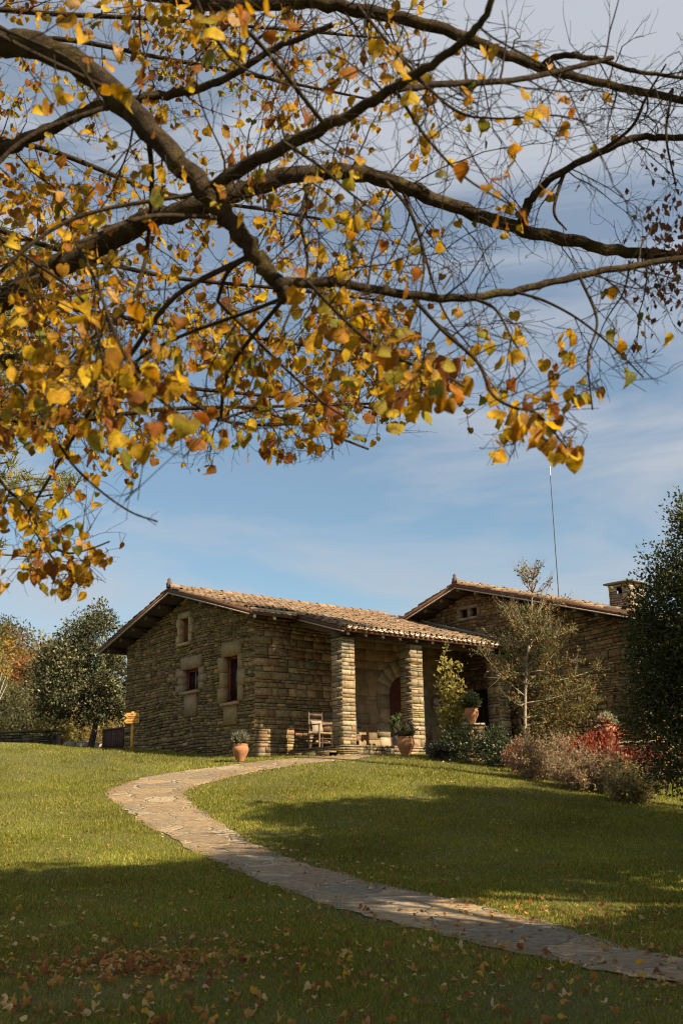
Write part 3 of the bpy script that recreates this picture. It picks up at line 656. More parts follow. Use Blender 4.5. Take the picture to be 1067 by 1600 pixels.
# ================================================================== foliage builders
OAK = [(.045, .055, .028, 3), (.065, .075, .04, 2), (.035, .042, .022, 2), (.10, .10, .055, 1)]
def clump_tree(name, label, cat, base, trunk_top, r_trunk, blobs, nleaf, lsize, pal, mat, seed, group=None, clump=.35, bark=(.09, .07, .05), nbr=40, up=.2, tcol=None, leafname='crown', trunkname='trunk', tmpl=RHOMB):
    """blobs: (centre, radii, weight); clumps of leaves through the volume, each clump carried by a limb"""
    rg = np.random.RandomState(seed); base = np.asarray(base, float); T = thing(name, label, cat, base, group)
    tk = MB(); tp = np.asarray(trunk_top, float)
    mid = (base + tp) / 2 + rg.normal(0, .04, 3) * np.linalg.norm(tp - base)
    tpath = smooth_path([base - UZ * .15, mid, tp], 6)
    tube(tk, tpath, np.linspace(r_trunk * 1.15, r_trunk * .5, len(tpath)), 9, bark)
    w = np.array([b_[2] for b_ in blobs], float); w /= w.sum(); vol = sum(4.19 * b_[1][0] * b_[1][1] * b_[1][2] for b_ in blobs)
    ncl = max(12, int(vol / (clump ** 3) * .55)); ncl = min(ncl, nleaf // 12)
    which = rg.choice(len(blobs), ncl, p=w); d = rg.normal(size=(ncl, 3)); d /= np.linalg.norm(d, axis=1)[:, None]
    rad = rg.uniform(.25, 1.0, ncl) ** .45
    C = np.array([blobs[i][0] for i in which]) + d * rad[:, None] * np.array([blobs[i][1] for i in which]) * rg.uniform(.85, 1.12, (ncl, 1))
    for i in rg.choice(ncl, min(nbr, ncl), replace=False):
        s = tpath[rg.randint(len(tpath) // 2, len(tpath))]; e = C[i]; m_ = s * .45 + e * .55 + rg.normal(0, .08, 3) * np.linalg.norm(e - s) - UZ * .05
        pp = smooth_path([s, m_, e], 4); tube(tk, pp, np.linspace(r_trunk * .3, max(.008, r_trunk * .05), len(pp)), 5, bark)
    tk.build(trunkname, M_bark, T)
    per = rg.multinomial(nleaf, np.ones(ncl) / ncl); ci = np.repeat(np.arange(ncl), per); n = len(ci)
    off = rg.normal(size=(n, 3)); off /= np.linalg.norm(off, axis=1)[:, None]; off *= (rg.uniform(0, 1, n) ** .5 * clump * rg.uniform(.6, 1.3, ncl)[ci])[:, None]
    P = C[ci] + off
    # loose spray sticking out of the outline
    D = off / clump + rg.normal(0, .5, (n, 3)) + UZ * up + d[ci] * .4
    bright = rg.normal(0, .16, ncl)[ci]
    col = pick(rg, pal, n, .18) * (1 + bright)[:, None]
    cm = MB(); leaves(cm, P, D, lsize * rg.uniform(.6, 1.3, n), np.clip(col, .004, .9), tmpl, rg); cm.build(leafname, mat, T)
    return T

# ================================================================== FOREGROUND LIME TREE
rg = np.random.RandomState(77)
LIMIT = np.array([(-400, 960), (0, 930), (105, 945), (165, 915), (190, 870), (200, 830), (250, 820), (252, 725), (300, 745), (380, 742), (470, 730), (580, 708), (600, 680), (740, 690), (760, 730), (900, 738), (930, 640), (1000, 620), (1067, 600), (1500, 600)], float)
def allowed(P):
    x, y, d = projv(P); return (y < np.interp(x, LIMIT[:, 0], LIMIT[:, 1])) | (d < .3)
DENS = np.array([
 [.8, .8, .7, .9, .7, .6, .5, .3, .05, .0, .0, .0],
 [.9, .8, .7, .7, .7, .7, .6, .4, .22, .08, .0, .0],
 [.8, .8, .8, .7, .8, .7, .55, .45, .32, .12, .0, .0],
 [.9, 1., .8, .7, .8, .7, .55, .3, .14, .03, .0, .0],
 [1., 1., .9, .7, .8, .7, .45, .2, .03, .0, .05, .1],
 [1., 1., 1., .8, .8, .8, .8, .5, .3, .35, .2, .0],
 [1., 1., 1., .8, .6, .9, .8, .6, .9, .6, .0, .0],
 [1., .9, .5, .3, .5, .15, .1, .5, 1., .9, .0, .0],
 [.9, .8, .3, 0, 0, 0, 0, 0, 0, 0, 0, 0], [.9, .9, .4, 0, 0, 0, 0, 0, 0, 0, 0, 0]])
def dens(P):
    x, y, d = projv(P); cut = np.where((x > 380) & (y < 480), .55, 1.0); x = np.clip(x / 100, 0, 10.99); y = np.clip(y / 100, 0, 8.99); i, j = x.astype(int), y.astype(int); a, b = x - i, y - j
    return cut * (DENS[j, i] * (1 - a) * (1 - b) + DENS[j, i + 1] * a * (1 - b) + DENS[j + 1, i] * (1 - a) * b + DENS[j + 1, i + 1] * a * b)
# traced limbs: points (px, py, depth m), width px at both ends, twigs per metre, twig length scale
TR = [
 ([(-60, 40, 3.9), (0, 62, 3.8), (110, 92, 3.7), (200, 170, 3.6), (270, 245, 3.5), (330, 310, 3.45), (390, 385, 3.4), (428, 436, 3.4), (446, 466, 3.4)], 54, 27, 3, .7),
 ([(440, 445, 3.4), (500, 440, 3.45), (560, 447, 3.5), (690, 466, 3.6), (800, 455, 3.7), (900, 432, 3.8), (1067, 402, 4.0), (1250, 380, 4.2)], 20, 10, 8, .8),
 ([(318, 300, 3.45), (380, 262, 3.4), (470, 216, 3.3), (560, 170, 3.2), (640, 122, 3.1), (715, 72, 3.0), (758, 22, 2.95), (780, -40, 2.9)], 27, 11, 7, .8),
 ([(-200, 560, 5.6), (-60, 500, 5.4), (0, 470, 5.3), (60, 432, 5.2), (150, 388, 5.1), (220, 350, 5.0), (300, 325, 4.9), (380, 298, 4.9), (450, 276, 4.9), (550, 270, 4.9), (640, 294, 4.9), (740, 334, 5.0), (850, 366, 5.1), (950, 390, 5.2), (1067, 402, 5.4), (1250, 430, 5.6)], 48, 17, 8, 1.),
 ([(-100, -60, 4.8), (100, -40, 4.7), (250, -10, 4.6), (350, 8, 4.5), (450, 2, 4.5), (560, 14, 4.5), (680, 42, 4.5), (780, 82, 4.6), (850, 106, 4.7), (930, 128, 4.8), (1067, 156, 5.0), (1250, 190, 5.2)], 34, 11, 9, 1.),
 ([(-100, 260, 5), (0, 236, 4.9), (60, 210, 4.8), (140, 172, 4.7), (200, 158, 4.6), (270, 146, 4.6), (340, 128, 4.5), (430, 76, 4.4), (520, 40, 4.3)], 26, 10, 7, .9),
 ([(812, 350, 5.05), (830, 310, 5.0), (870, 272, 4.9), (940, 236, 4.8), (1000, 214, 4.8), (1067, 216, 4.8), (1250, 200, 4.8)], 17, 11, 10, .9),
 ([(610, 140, 3.15), (700, 131, 3.3), (800, 126, 3.5), (900, 104, 3.7), (957, 90, 3.8)], 13, 8, 8, .6),
 ([(845, 104, 4.7), (870, 88, 4.6), (930, 92, 4.5), (985, 110, 4.5), (1040, 118, 4.5), (1200, 140, 4.5)], 14, 5, 10, .8),
 ([(935, 238, 4.8), (985, 200, 4.7), (1010, 150, 4.6), (1040, 100, 4.5)], 8, 3, 12, .7),
 ([(1050, 140, 4.9), (1040, 210, 4.7), (1055, 290, 4.6)], 6, 3, 10, .6),
 ([(200, 560, 3.5), (240, 595, 3.6), (290, 622, 3.8), (345, 655, 4.0), (400, 664, 4.1), (480, 664, 4.2), (540, 688, 4.3), (576, 702, 4.3)], 9, 4, 12, .5),
 ([(345, 655, 4.0), (400, 640, 4.1), (430, 650, 4.1), (470, 660, 4.15)], 6, 3, 12, .5),
 ([(-60, 480, 3.2), (0, 560, 3.2), (60, 640, 3.2), (110, 720, 3.2), (155, 765, 3.2), (205, 800, 3.2), (247, 815, 3.2)], 7, 3, 4, .3),
 ([(-80, 640, 4.2), (0, 750, 4.2), (40, 792, 4.2), (75, 845, 4.2), (105, 864, 4.2), (140, 858, 4.2), (172, 846, 4.2)], 6, 3, 14, .35),
 ([(45, 800, 4.2), (60, 838, 4.2), (90, 880, 4.2), (115, 895, 4.2), (134, 920, 4.2)], 5, 3, 16, .3),
 ([(120, 380, 3.0), (150, 440, 2.9), (180, 520, 2.8), (215, 590, 2.8), (270, 640, 2.8), (322, 672, 2.8)], 8, 4, 14, .4),
 ([(480, 440, 3.4), (560, 520, 3.2), (620, 560, 3.1), (690, 585, 3.0), (725, 605, 3.0)], 8, 4, 14, .4),
 ([(640, 460, 3.6), (690, 515, 3.4), (745, 565, 3.2), (768, 615, 3.1), (800, 636, 3.0), (840, 648, 3.0), (885, 700, 3.0)], 9, 4, 15, .33),
 ([(905, 432, 3.8), (932, 500, 3.7), (918, 560, 3.6), (925, 640, 3.5)], 6, 3, 8, .35),
 ([(800, 455, 3.7), (850, 470, 3.6), (905, 500, 3.6), (960, 545, 3.6), (1005, 590, 3.6)], 6, 3, 10, .5),
 ([(720, 462, 3.6), (770, 480, 3.5), (800, 530, 3.4), (820, 570, 3.3), (800, 600, 3.3)], 6, 3, 12, .35),
 ([(340, 470, 3.6), (390, 520, 3.7), (450, 580, 3.8), (520, 640, 3.9), (560, 655, 3.9)], 7, 3, 14, .5),
 ([(490, 270, 4.9), (470, 340, 4.6), (480, 420, 4.4), (440, 520, 4.2), (420, 600, 4.1)], 8, 3, 12, .6),
 ([(600, 280, 4.9), (640, 330, 4.6), (662, 400, 4.4), (650, 480, 4.2), (610, 560, 4.1)], 8, 3, 10, .6),
 ([(630, 300, 4.9), (655, 370, 4.6), (690, 480, 4.2), (740, 550, 4.0)], 7, 3, 10, .5),
 ([(560, 10, 4.4), (610, 70, 3.9), (700, 165, 3.5), (770, 185, 3.4), (860, 180, 3.4), (915, 190, 3.4)], 7, 3, 13, .4),
 ([(620, 145, 3.1), (670, 220, 3.0), (730, 280, 3.0), (800, 322, 3.0)], 7, 3, 12, .4),
 ([(300, -20, 2.8), (325, 40, 2.8), (370, 100, 2.8), (430, 125, 2.8), (500, 150, 2.9)], 8, 3, 14, .45),
 ([(440, 220, 3.3), (500, 260, 3.2), (545, 300, 3.1), (600, 340, 3.1)], 7, 3, 12, .45),
 ([(880, 270, 4.9), (865, 330, 4.8), (885, 360, 4.8)], 8, 3, 10, .5),
 ([(-60, 20, 3.0), (40, 60, 3.0), (120, 100, 3.0), (160, 160, 3.0)], 8, 4, 12, .5),
 ([(-60, 330, 3.4), (40, 400, 3.4), (130, 470, 3.3), (160, 560, 3.3), (150, 620, 3.3)], 8, 3, 13, .5),
 ([(230, 400, 4.0), (200, 480, 3.9), (110, 560, 3.9), (60, 660, 3.9)], 8, 3, 13, .5),
]
for y0, y1, y2, y3, dp in ((200, 230, 300, 360, 7.0), (400, 470, 505, 560, 7.2), (100, 60, 90, 160, 6.6), (300, 380, 430, 470, 6.4), (560, 560, 600, 640, 6.8), (620, 660, 640, 630, 5.6), (0, 20, 30, 60, 6.2)):
    TR.append(([(-150, y0, dp), (60, y1, dp), (250, y2, dp), (430, (y2 + y3) / 2, dp), (600, y3, dp)], 12, 4, 13, .85))
BARKC = np.array((.058, .040, .023))
LT = thing('lime_tree', 'old lime tree with gnarled limbs and yellow autumn leaves hanging over the lawn', 'tree', (-4.6, 3.4, gz(-4.6, 3.4)))
limb = MB(); tw1 = []; polys = []
for pts, w0, w1, tpm, ts in TR:
    P3 = np.array([ray(x, y) / np.dot(ray(x, y), FW) * d for x, y, d in pts]); S = smooth_path(P3, 7)
    dd = S @ FW; r = np.linspace(w0, w1, len(S)) * dd / FPX / 2
    r = r * .86
    if w0 > 12:
        S = S + rg.normal(0, .0045, S.shape) * (r[:, None] / .03).clip(0, 1.3); r = r * (1 + rg.normal(0, .035, len(r)))
    c = BARKC * (1 + rg.normal(0, .12, (len(S), 1)))
    c = c + (rg.rand(len(S), 1) < .25) * np.array([(.03, .022, .0)]) * (w0 > 18)
    tube(limb, S, r, 10 if w0 > 18 else 6, c); polys.append((S, r, tpm, ts))
# trunk, low on the left outside the picture, and the limbs' roots
TB = np.array([-4.6, 3.4, gz(-4.6, 3.4)])
trunk = smooth_path([TB - UZ * .2, TB + np.array([.05, .1, 1.2]), TB + np.array([.3, .3, 2.6]), TB + np.array([.9, .7, 4.2]), TB + np.array([1.2, 1.0, 6.0])], 8)
tube(limb, trunk, np.linspace(.36, .16, len(trunk)), 14, BARKC * 1.1)
for k, fr in ((0, .62), (3, .5), (4, .8), (5, .66)):
    e = polys[k][0][0]; s = trunk[int(fr * (len(trunk) - 1))]; pp = smooth_path([s, (s + e) / 2 + UZ * .08, e], 6)
    tube(limb, pp, np.linspace(polys[k][1][0] * 1.3, polys[k][1][0], len(pp)), 10, BARKC)
# every other traced branch is carried back to the thicker limb (or the trunk) it springs from
thick = np.concatenate([polys[k][0] for k in range(len(TR)) if TR[k][1] >= 13] + [trunk]); own = np.concatenate([np.full(len(polys[k][0]), k) for k in range(len(TR)) if TR[k][1] >= 13] + [np.full(len(trunk), -1)])
for k in range(1, len(TR)):
    if k in (3, 4, 5): continue
    S_, r_ = polys[k][0], polys[k][1]; e = S_[0]; cand = own != k; dist = np.where(cand, ((thick - e) ** 2).sum(1), 1e9); s0 = thick[int(np.argmin(dist))]; L_ = np.linalg.norm(e - s0)
    if L_ < .04: continue
    t_ = (S_[1] - S_[0]); t_ = t_ / np.linalg.norm(t_); pp = smooth_path([s0, s0 * .5 + e * .5 - t_ * L_ * .12, e], 6); tube(limb, pp, np.linspace(r_[0] * 1.25, r_[0], len(pp)), 7, BARKC)
def grow(s, d, L, r0, r1, step=.055, wob=.16, bias=0.0):
    n = max(3, int(L / step)); P = [s]; d = d / np.linalg.norm(d)
    for k in range(n):
        d = d + rg.normal(0, wob, 3); d[2] += bias; d /= np.linalg.norm(d); P.append(P[-1] + d * step)
    P = np.array(P); ok = allowed(P)
    if not ok.all():
        P = P[:np.argmin(ok)]
    return P
twig = MB(); nodes = []; ntw = 0
for bi, (S, r, tpm, ts) in enumerate(polys):
    seg = np.linalg.norm(np.diff(S, axis=0), axis=1); cum = np.concatenate([[0], np.cumsum(seg)]); Lb = cum[-1]
    cnt = int(Lb * tpm)
    for q in np.sort(rg.uniform(.02 * Lb, Lb, cnt)):
        i = min(np.searchsorted(cum, q) - 1, len(S) - 2); i = max(i, 0); s = S[i] + (S[i + 1] - S[i]) * ((q - cum[i]) / max(seg[i], 1e-6))
        x, y, dpt = projv(s)
        if x < -350 or x > 1300 or y < -350: continue
        T = (S[i + 1] - S[i]) / max(seg[i], 1e-6); rn = rg.normal(size=3); pr = np.cross(T, rn); pr /= np.linalg.norm(pr)
        L = ts * rg.uniform(.25, .95); ra = min(r[i] * .5, .0042)
        P = grow(s, T * rg.uniform(.2, .9) + pr, L, ra, .002, bias=-.01)
        if len(P) < 3: continue
        rr = np.linspace(ra, .0012, len(P)); tube(twig, P, rr, 4, BARKC * .9, cap=False); ntw += 1
        for p in P[1:]: nodes.append(p)
        k = 1
        while k < len(P) - 1:
            T2 = P[k + 1] - P[k]; T2 /= np.linalg.norm(T2); pr = np.cross(T2, rg.normal(size=3)); pr /= np.linalg.norm(pr)
            P2 = grow(P[k], T2 * .9 + pr, rg.uniform(.08, .28), .002, .001, step=.035, wob=.2, bias=-.005)
            if len(P2) >= 3:
                tube(twig, P2, np.linspace(.0017, .0008, len(P2)), 3, BARKC * .7, cap=False); ntw += 1
                for p in P2[1:]: nodes.append(p)
                for rpt in range(2):
                    if len(P2) < 3: break
                    j = rg.randint(1, len(P2) - 1); P3_ = grow(P2[j], (P2[j + 1] - P2[j]) / .035 + rg.normal(0, .7, 3), rg.uniform(.05, .15), .001, .001, step=.03, wob=.2)
                    if len(P3_) >= 3: tube(twig, P3_, np.linspace(.0011, .0007, len(P3_)), 3, BARKC * .9, cap=False)
            k += rg.randint(1, 3)
LB = limb.build('trunk', M_limb, LT, smooth=True)
nodes = np.array(nodes); pd = dens(nodes); dep = nodes @ FW
prob = pd * np.where(dep > 5.3, .72, np.where(dep > 4, .40, np.where(dep > 3.35, .26, .22)))
sel = nodes[rg.rand(len(nodes)) < prob]
# heavier bunches of leaves on their own thin shoots, each tied to the nearest twig
CL = [(200, 600, 2.8, 80, 60), (290, 650, 2.8, 36, 24), (110, 560, 3, 85, 55), (620, 560, 3.1, 65, 60), (690, 590, 3, 36, 22), (830, 640, 3, 38, 36), (880, 690, 3, 24, 22), (770, 680, 3, 22, 11),
      (905, 610, 3.5, 18, 12), (895, 550, 3.7, 18, 8), (550, 480, 3.4, 65, 45), (500, 640, 4.1, 55, 28), (430, 690, 4.2, 30, 14), (390, 560, 3.6, 65, 50), (60, 860, 4.2, 45, 50), (110, 900, 4.2, 32, 36), (150, 868, 4.2, 20, 14),
      (30, 790, 4.2, 38, 40), (60, 650, 3.2, 65, 50), (960, 510, 3.6, 14, 5), (1038, 516, 3.6, 7, 2), (740, 260, 3.0, 55, 12), (870, 170, 3.4, 45, 14), (330, 40, 2.8, 55, 20), (800, 330, 3.0, 16, 4), (520, 310, 3.1, 45, 14),
      (300, 560, 3.8, 75, 50), (50, 300, 5, 80, 60), (60, 480, 4, 75, 60), (640, 620, 3.1, 30, 14), (215, 680, 2.8, 20, 10)]
ex = []
for px, py, d, spr, cnt in CL:
    for q in range(int(cnt * .72)):
        x, y = px + rg.normal(0, spr * .62), py + rg.normal(0, spr * .42); p = ray(x, y) / np.dot(ray(x, y), FW) * (d + rg.normal(0, .14))
        if not allowed(p[None])[0]: continue
        a_ = nodes[np.argmin(((nodes - p) ** 2).sum(1))]
        if np.linalg.norm(a_ - p) > .45: continue
        tube(twig, [a_, (a_ + p) / 2 + rg.normal(0, .012, 3), p], [.0014, .0012, .001], 3, BARKC * .7, cap=False); ex.append(p)
sel = np.concatenate([sel, ex])
twig.build('twigs', M_bark, LT)
n = len(sel); down = np.tile([0, 0, -1.0], (n, 1)) + rg.normal(0, .38, (n, 3)); pet = down + rg.normal(0, .4, (n, 3)); pet /= np.linalg.norm(pet, axis=1)[:, None]
c0 = sel + pet * rg.uniform(.015, .05, (n, 1))
PAL_L = [(.42, .235, .005, 3.4), (.36, .175, .006, 3), (.28, .105, .008, 1.7), (.52, .33, .010, 2.6), (.20, .065, .010, .8), (.26, .20, .010, 1.2), (.15, .145, .015, .8), (.46, .28, .10, .3)]
col = pick(rg, PAL_L, n, .12)
sz = rg.uniform(.031, .060, n) * np.where(sel @ FW > 5.3, .88, 1)
ok = allowed(c0 + pet * sz[:, None]); sel, down, c0, col, sz = sel[ok], down[ok], c0[ok], col[ok], sz[ok]; n = len(sel)
lm = MB(); kind = rg.randint(0, 12, n)
for k in range(12):
    Tm, Fm = heart(rg.choice([.2, .4, .6, .9, -.2]), rg.uniform(-.2, .75)); Tm = Tm * np.array([rg.uniform(.8, 1.08), 1, 1]); Tm[:, :2] += rg.normal(0, .03, (len(Tm), 2)); Tm[:, 2] += rg.normal(0, .04, len(Tm)) + rg.normal(0, .25) * Tm[:, 0] * Tm[:, 1]
    i = kind == k; cv = np.repeat(col[i], len(Tm), 0).reshape(-1, len(Tm), 3); edge = (rg.rand(i.sum(), len(Tm), 1) < .22) * (np.arange(len(Tm)) != 7)[None, :, None]
    cv = cv * (1 - .55 * edge) + np.array([.16, .06, .02]) * .55 * edge
    m0 = MB(); leaves(m0, c0[i], down[i], sz[i], col[i], (Tm, Fm), rg); lm.add(m0.V[0], m0.F[3][0], cv.reshape(-1, 3))
pm = MB()
for a, b2 in zip(sel, c0): pm.add([a + [.0012, 0, 0], a - [.0012, 0, 0], b2 - [.0008, 0, 0], b2 + [.0008, 0, 0]], [[0, 1, 2, 3]], (.25, .13, .04))
lm.build('crown', M_leaf, LT); pm.build('leaf_stalks', M_leaf, LT)
print('twigs', ntw, 'nodes', len(nodes), 'leaves', n)
# dry copper leaf bunch at the right edge
cm = MB(); k = 420; ctr = np.array([ray(1062, 395) / np.dot(ray(1062, 395), FW) * 5.3 for _ in range(k)]); off = rg.normal(0, 1, (k, 3)) * np.array([.13, .12, .2])
leaves(cm, ctr + off, np.tile([0, 0, -1.0], (k, 1)) + rg.normal(0, .5, (k, 3)), rg.uniform(.03, .055, k), pick(rg, [(.16, .055, .03), (.12, .05, .035), (.2, .085, .04)], k), RHOMB, rg)
cm.build('foliage', M_leaf, LT)['label'] = 'bunch of dry copper leaves at the limb tip'

# ================================================================== OTHER TREES
def pt(px, py, Y): return at(px, py, Y)
def gp(px, Y):
    p = at(px, 1200, Y); return np.array([p[0], p[1], gz(p[0], p[1])])
# pine on the left
rgp = np.random.RandomState(15); pb = np.array([-6.8, 15.5, gz(-6.8, 15.5)])
PT = thing('pine_tree', 'tall pine with light green needles behind the yellow leaves at left', 'tree', pb)
tk = MB(); ptop = pb + np.array([.3, 0, 11.5]); tpath = smooth_path([pb - UZ * .2, pb + UZ * 5 + [.1, 0, 0], ptop], 10); tube(tk, tpath, np.linspace(.28, .05, len(tpath)), 10, (.14, .09, .06))
cen = []
for q in range(115):
    h = rgp.uniform(4.7, 11.4); s = pb + np.array([.02 * h, 0, h]); a = rgp.uniform(0, 2 * math.pi); L = (3.0 if h < 8 else 3.0 * (12 - h) / 4) * rgp.uniform(.5, 1.05)
    e = s + np.array([math.cos(a) * L, math.sin(a) * L, .12 * L + rgp.normal(0, .15)]); m_ = (s + e) / 2 - UZ * .12
    pp = smooth_path([s, m_, e], 5); tube(tk, pp, np.linspace(.04, .012, len(pp)), 5, (.11, .075, .05))
    for f in np.linspace(.3, 1, 7): cen.append(pp[int(f * (len(pp) - 1))] + rgp.normal(0, .14, 3))
tk.build('trunk', M_bark, PT)
cen = np.array(cen); cen = cen[projv(cen)[0] < 158]; ci = np.repeat(np.arange(len(cen)), 75); n = len(ci)
D = rgp.normal(size=(n, 3)) + UZ * .3
NEED = (np.array([[-.05, 0, 0], [.05, 0, 0], [0, 1, 0]]), [[0, 1, 2]])
cm = MB(); leaves(cm, cen[ci] + rgp.normal(0, .05, (n, 3)), D, rgp.uniform(.12, .26, n), pick(rgp, [(.20, .21, .06), (.27, .26, .08), (.13, .15, .05), (.36, .32, .12)], n, .15), NEED, rgp); cm.build('crown', M_leaf, PT)
# round holm oak behind the lawn at left
b0 = np.array(pt(140, 1168, 40.5)); b0[2] = pt(140, 1171, 40.5)[2]
B = lambda px, py, dy=0: pt(px, py, 40.5 + dy)
clump_tree('holm_oak', 'round grey-green holm oak standing left of the house by the wooden gate', 'tree', b0, B(141, 1080), .115,
    [(B(126, 1068), (1.75, 1.7, 1.5), 5), (B(130, 1100), (1.45, 1.3, .75), 2), (B(150, 1010, .4), (1.0, 1.0, 1.15), 2.2), (B(100, 1040), (1.1, 1.2, 1.1), 2), (B(175, 1070, .3), (.8, 1, 1.4), 2), (B(122, 985, .3), (.55, .6, .75), .9), (B(160, 968, .8), (.35, .4, .45), .4), (B(80, 1085), (.7, .8, .7), 1)],
    25000, .12, [(.085, .085, .036, 3), (.13, .125, .06, 2), (.05, .052, .022, 2.2), (.22, .20, .11, 1.2)], M_oak, 101, clump=.42, nbr=18)
# dark holm oak at the right edge
D0 = gp(1120, 19.5); Q = lambda px, py, dy=0: pt(px, py, 19.5 + dy)
clump_tree('holm_oak', 'big dark holm oak filling the right edge in front of the house', 'tree', D0, Q(1110, 1000), .22,
    [(Q(1125, 1060), (1.5, 1.5, 1.75), 6), (Q(1130, 900), (1.1, 1.2, 1.3), 3), (Q(1095, 820), (.5, .6, .65), 1), (Q(1045, 890), (.48, .6, .5), 1.0), (Q(1050, 960), (.75, .8, .75), 2.4), (Q(1030, 1000), (.5, .6, .7), 1.3), (Q(1015, 1090), (.38, .5, .7), 1), (Q(1130, 1190), (1.4, 1.2, 1.0), 2.5), (Q(1060, 1150), (.8, .8, .9), 2), (Q(1040, 1050), (.6, .7, .8), 1.4), (Q(1200, 950), (1.2, 1.3, 2.2), 4)],
    56000, .07, [(.07, .078, .026, 3), (.10, .105, .036, 2), (.048, .052, .018, 2), (.075, .07, .035, .7)], M_oak, 102, clump=.36, bark=(.06, .05, .04), nbr=70)
# big trees outside the frame on the right whose shade lies over the lawn
for (x, y, rr3, zc, hh, nl, lab, sd) in (
    (6.9, 12.0, (1.7, 1.7, 3.4), 5.6, 5.5, 15000, 'upright evergreen oak off the right edge, between the taller ones', 109),
    (7.6, 5.2, (2.3, 2.3, 2.0), 11.2, 10.5, 14000, 'lofty evergreen oak with a rounded high crown off the right edge', 108),
    (8.5, 14.3, (2.4, 2.3, 4.4), 6.6, 6.5, 30000, 'tall full evergreen oak off the right edge, nearer than the dark one', 103),
    (6.6, 3.2, (2.3, 2.3, 3.2), 7.0, 5.5, 20000, 'tall evergreen oak off the right edge, nearest to the viewer', 104),
    (9.6, 5.3, (2.0, 2.0, 2.7), 5.0, 4.0, 16000, 'middle-sized evergreen oak off the right edge across the path', 105),
    (9.4, 7.2, (1.6, 1.6, 2.0), 10.3, 9.5, 9000, 'evergreen oak with a high crown off the right edge', 106),
    (9.95, 22.65, (.9, .9, 1.6), 17.35, 17.0, 6000, 'very tall slim evergreen added unseen off the right edge, its small high crown shading the house corner', 107)):  # last tree is added out of view, crown shaped to shade the house corner
    bs = np.array([x, y, gz(x, y)])
    slim = hh > 15; bt = bs + ([-1.75, -2.45, 0] if slim else [0, 0, 0]); bt = np.array([bt[0], bt[1], gz(bt[0], bt[1])])
    clump_tree('holm_oak', lab, 'tree', bt, bs + [0, 0, hh], .28 if not slim else .16, [(bs + [0, 0, zc], rr3, 5), (bs + [.6, rr3[1] * .5, zc - .5], (rr3[0] * .7, rr3[1] * .5, rr3[2] * .7), 1.5), (bs + [-.3, -rr3[1] * .5, zc - .3], (rr3[0] * .7, rr3[1] * .5, rr3[2] * .7), 1.5)], nl, .2, OAK, M_gloss, sd, clump=.45, nbr=60 if not slim else 5)

# young pale-trunked tree in front of the second house
rg3 = np.random.RandomState(202); YT = 27.5
yb = pt(820, 1176, YT); yb[2] -= .15
T3 = thing('young_tree', 'slender young tree with pale trunk and sparse olive leaves in the bed', 'tree', yb)
tk = MB(); tr3 = smooth_path([yb, pt(820, 1110, YT), pt(822, 1050, YT), pt(826, 1000, YT), pt(830, 950, YT), pt(832, 905, YT), pt(833, 888, YT)], 6)
BK3 = (.31, .255, .17); tube(tk, tr3, np.linspace(.048, .008, len(tr3)), 8, BK3)
nod = []
spec = []
for k in range(48):
    f = rg3.uniform(.16, .93); spec.append((f, rg3.uniform(0, 2 * math.pi), None))
for px, py, f in ((775, 1055, .35), (782, 1000, .5), (795, 950, .62), (935, 1045, .30), (920, 1070, .22), (900, 1030, .36), (890, 985, .5), (880, 940, .62), (860, 910, .75), (940, 1090, .15), (905, 1110, .12), (870, 1060, .3), (800, 1095, .2)):
    spec.append((f, 0, pt(px, py, YT + rg3.uniform(-.5, .5))))
for f, a, e in spec:
    s = tr3[int(f * (len(tr3) - 1))]
    if e is None:
        L = (1 - f) * 1.5 + .22; e = s + np.array([math.cos(a) * L * .75, math.sin(a) * L * .75, L * .75])
    m_ = (s + e) / 2 + np.array([0, 0, -.08]) + rg3.normal(0, .03, 3); pp = smooth_path([s, m_, e], 6); tube(tk, pp, np.linspace(.02, .005, len(pp)), 5, BK3)
    for q in range(int(2 + 15 * np.linalg.norm(e - s))):
        j = rg3.randint(2, len(pp)); d = (pp[-1] - pp[0]) / np.linalg.norm(pp[-1] - pp[0]) + rg3.normal(0, .6, 3) + UZ * .35; d /= np.linalg.norm(d); L2 = rg3.uniform(.15, .5) * min(1, .3 + 1.5 * (1 - f))
        p2 = np.array([pp[j], pp[j] + d * L2 * .5, pp[j] + d * L2 + UZ * .04]); tube(tk, p2, [.006, .004, .003], 3, np.array(BK3) * .7, cap=False)
        for t_ in np.linspace(.2, 1, 6): nod.append(p2[0] + d * L2 * t_)
tk.build('trunk', M_bark, T3, smooth=True)
nod = np.array(nod); hf = (nod[:, 2] - yb[2]) / (tr3[-1][2] - yb[2]); nod = nod[rg3.rand(len(nod)) < np.clip(.74 - .58 * hf, .12, .75) * np.where(hf > .86, .45, 1)]; nod = np.repeat(nod, 3, 0); n = len(nod)
cm = MB(); leaves(cm, nod + rg3.normal(0, .045, (n, 3)), rg3.normal(0, .7, (n, 3)) + UZ * .3, rg3.uniform(.05, .095, n), pick(rg3, [(.14, .125, .035, 3), (.09, .09, .027, 3), (.22, .20, .055, 1.3), (.30, .09, .035, .8), (.28, .14, .05, .6)], n, .2), RHOMB, rg3); cm.build('crown', M_leaf, T3)
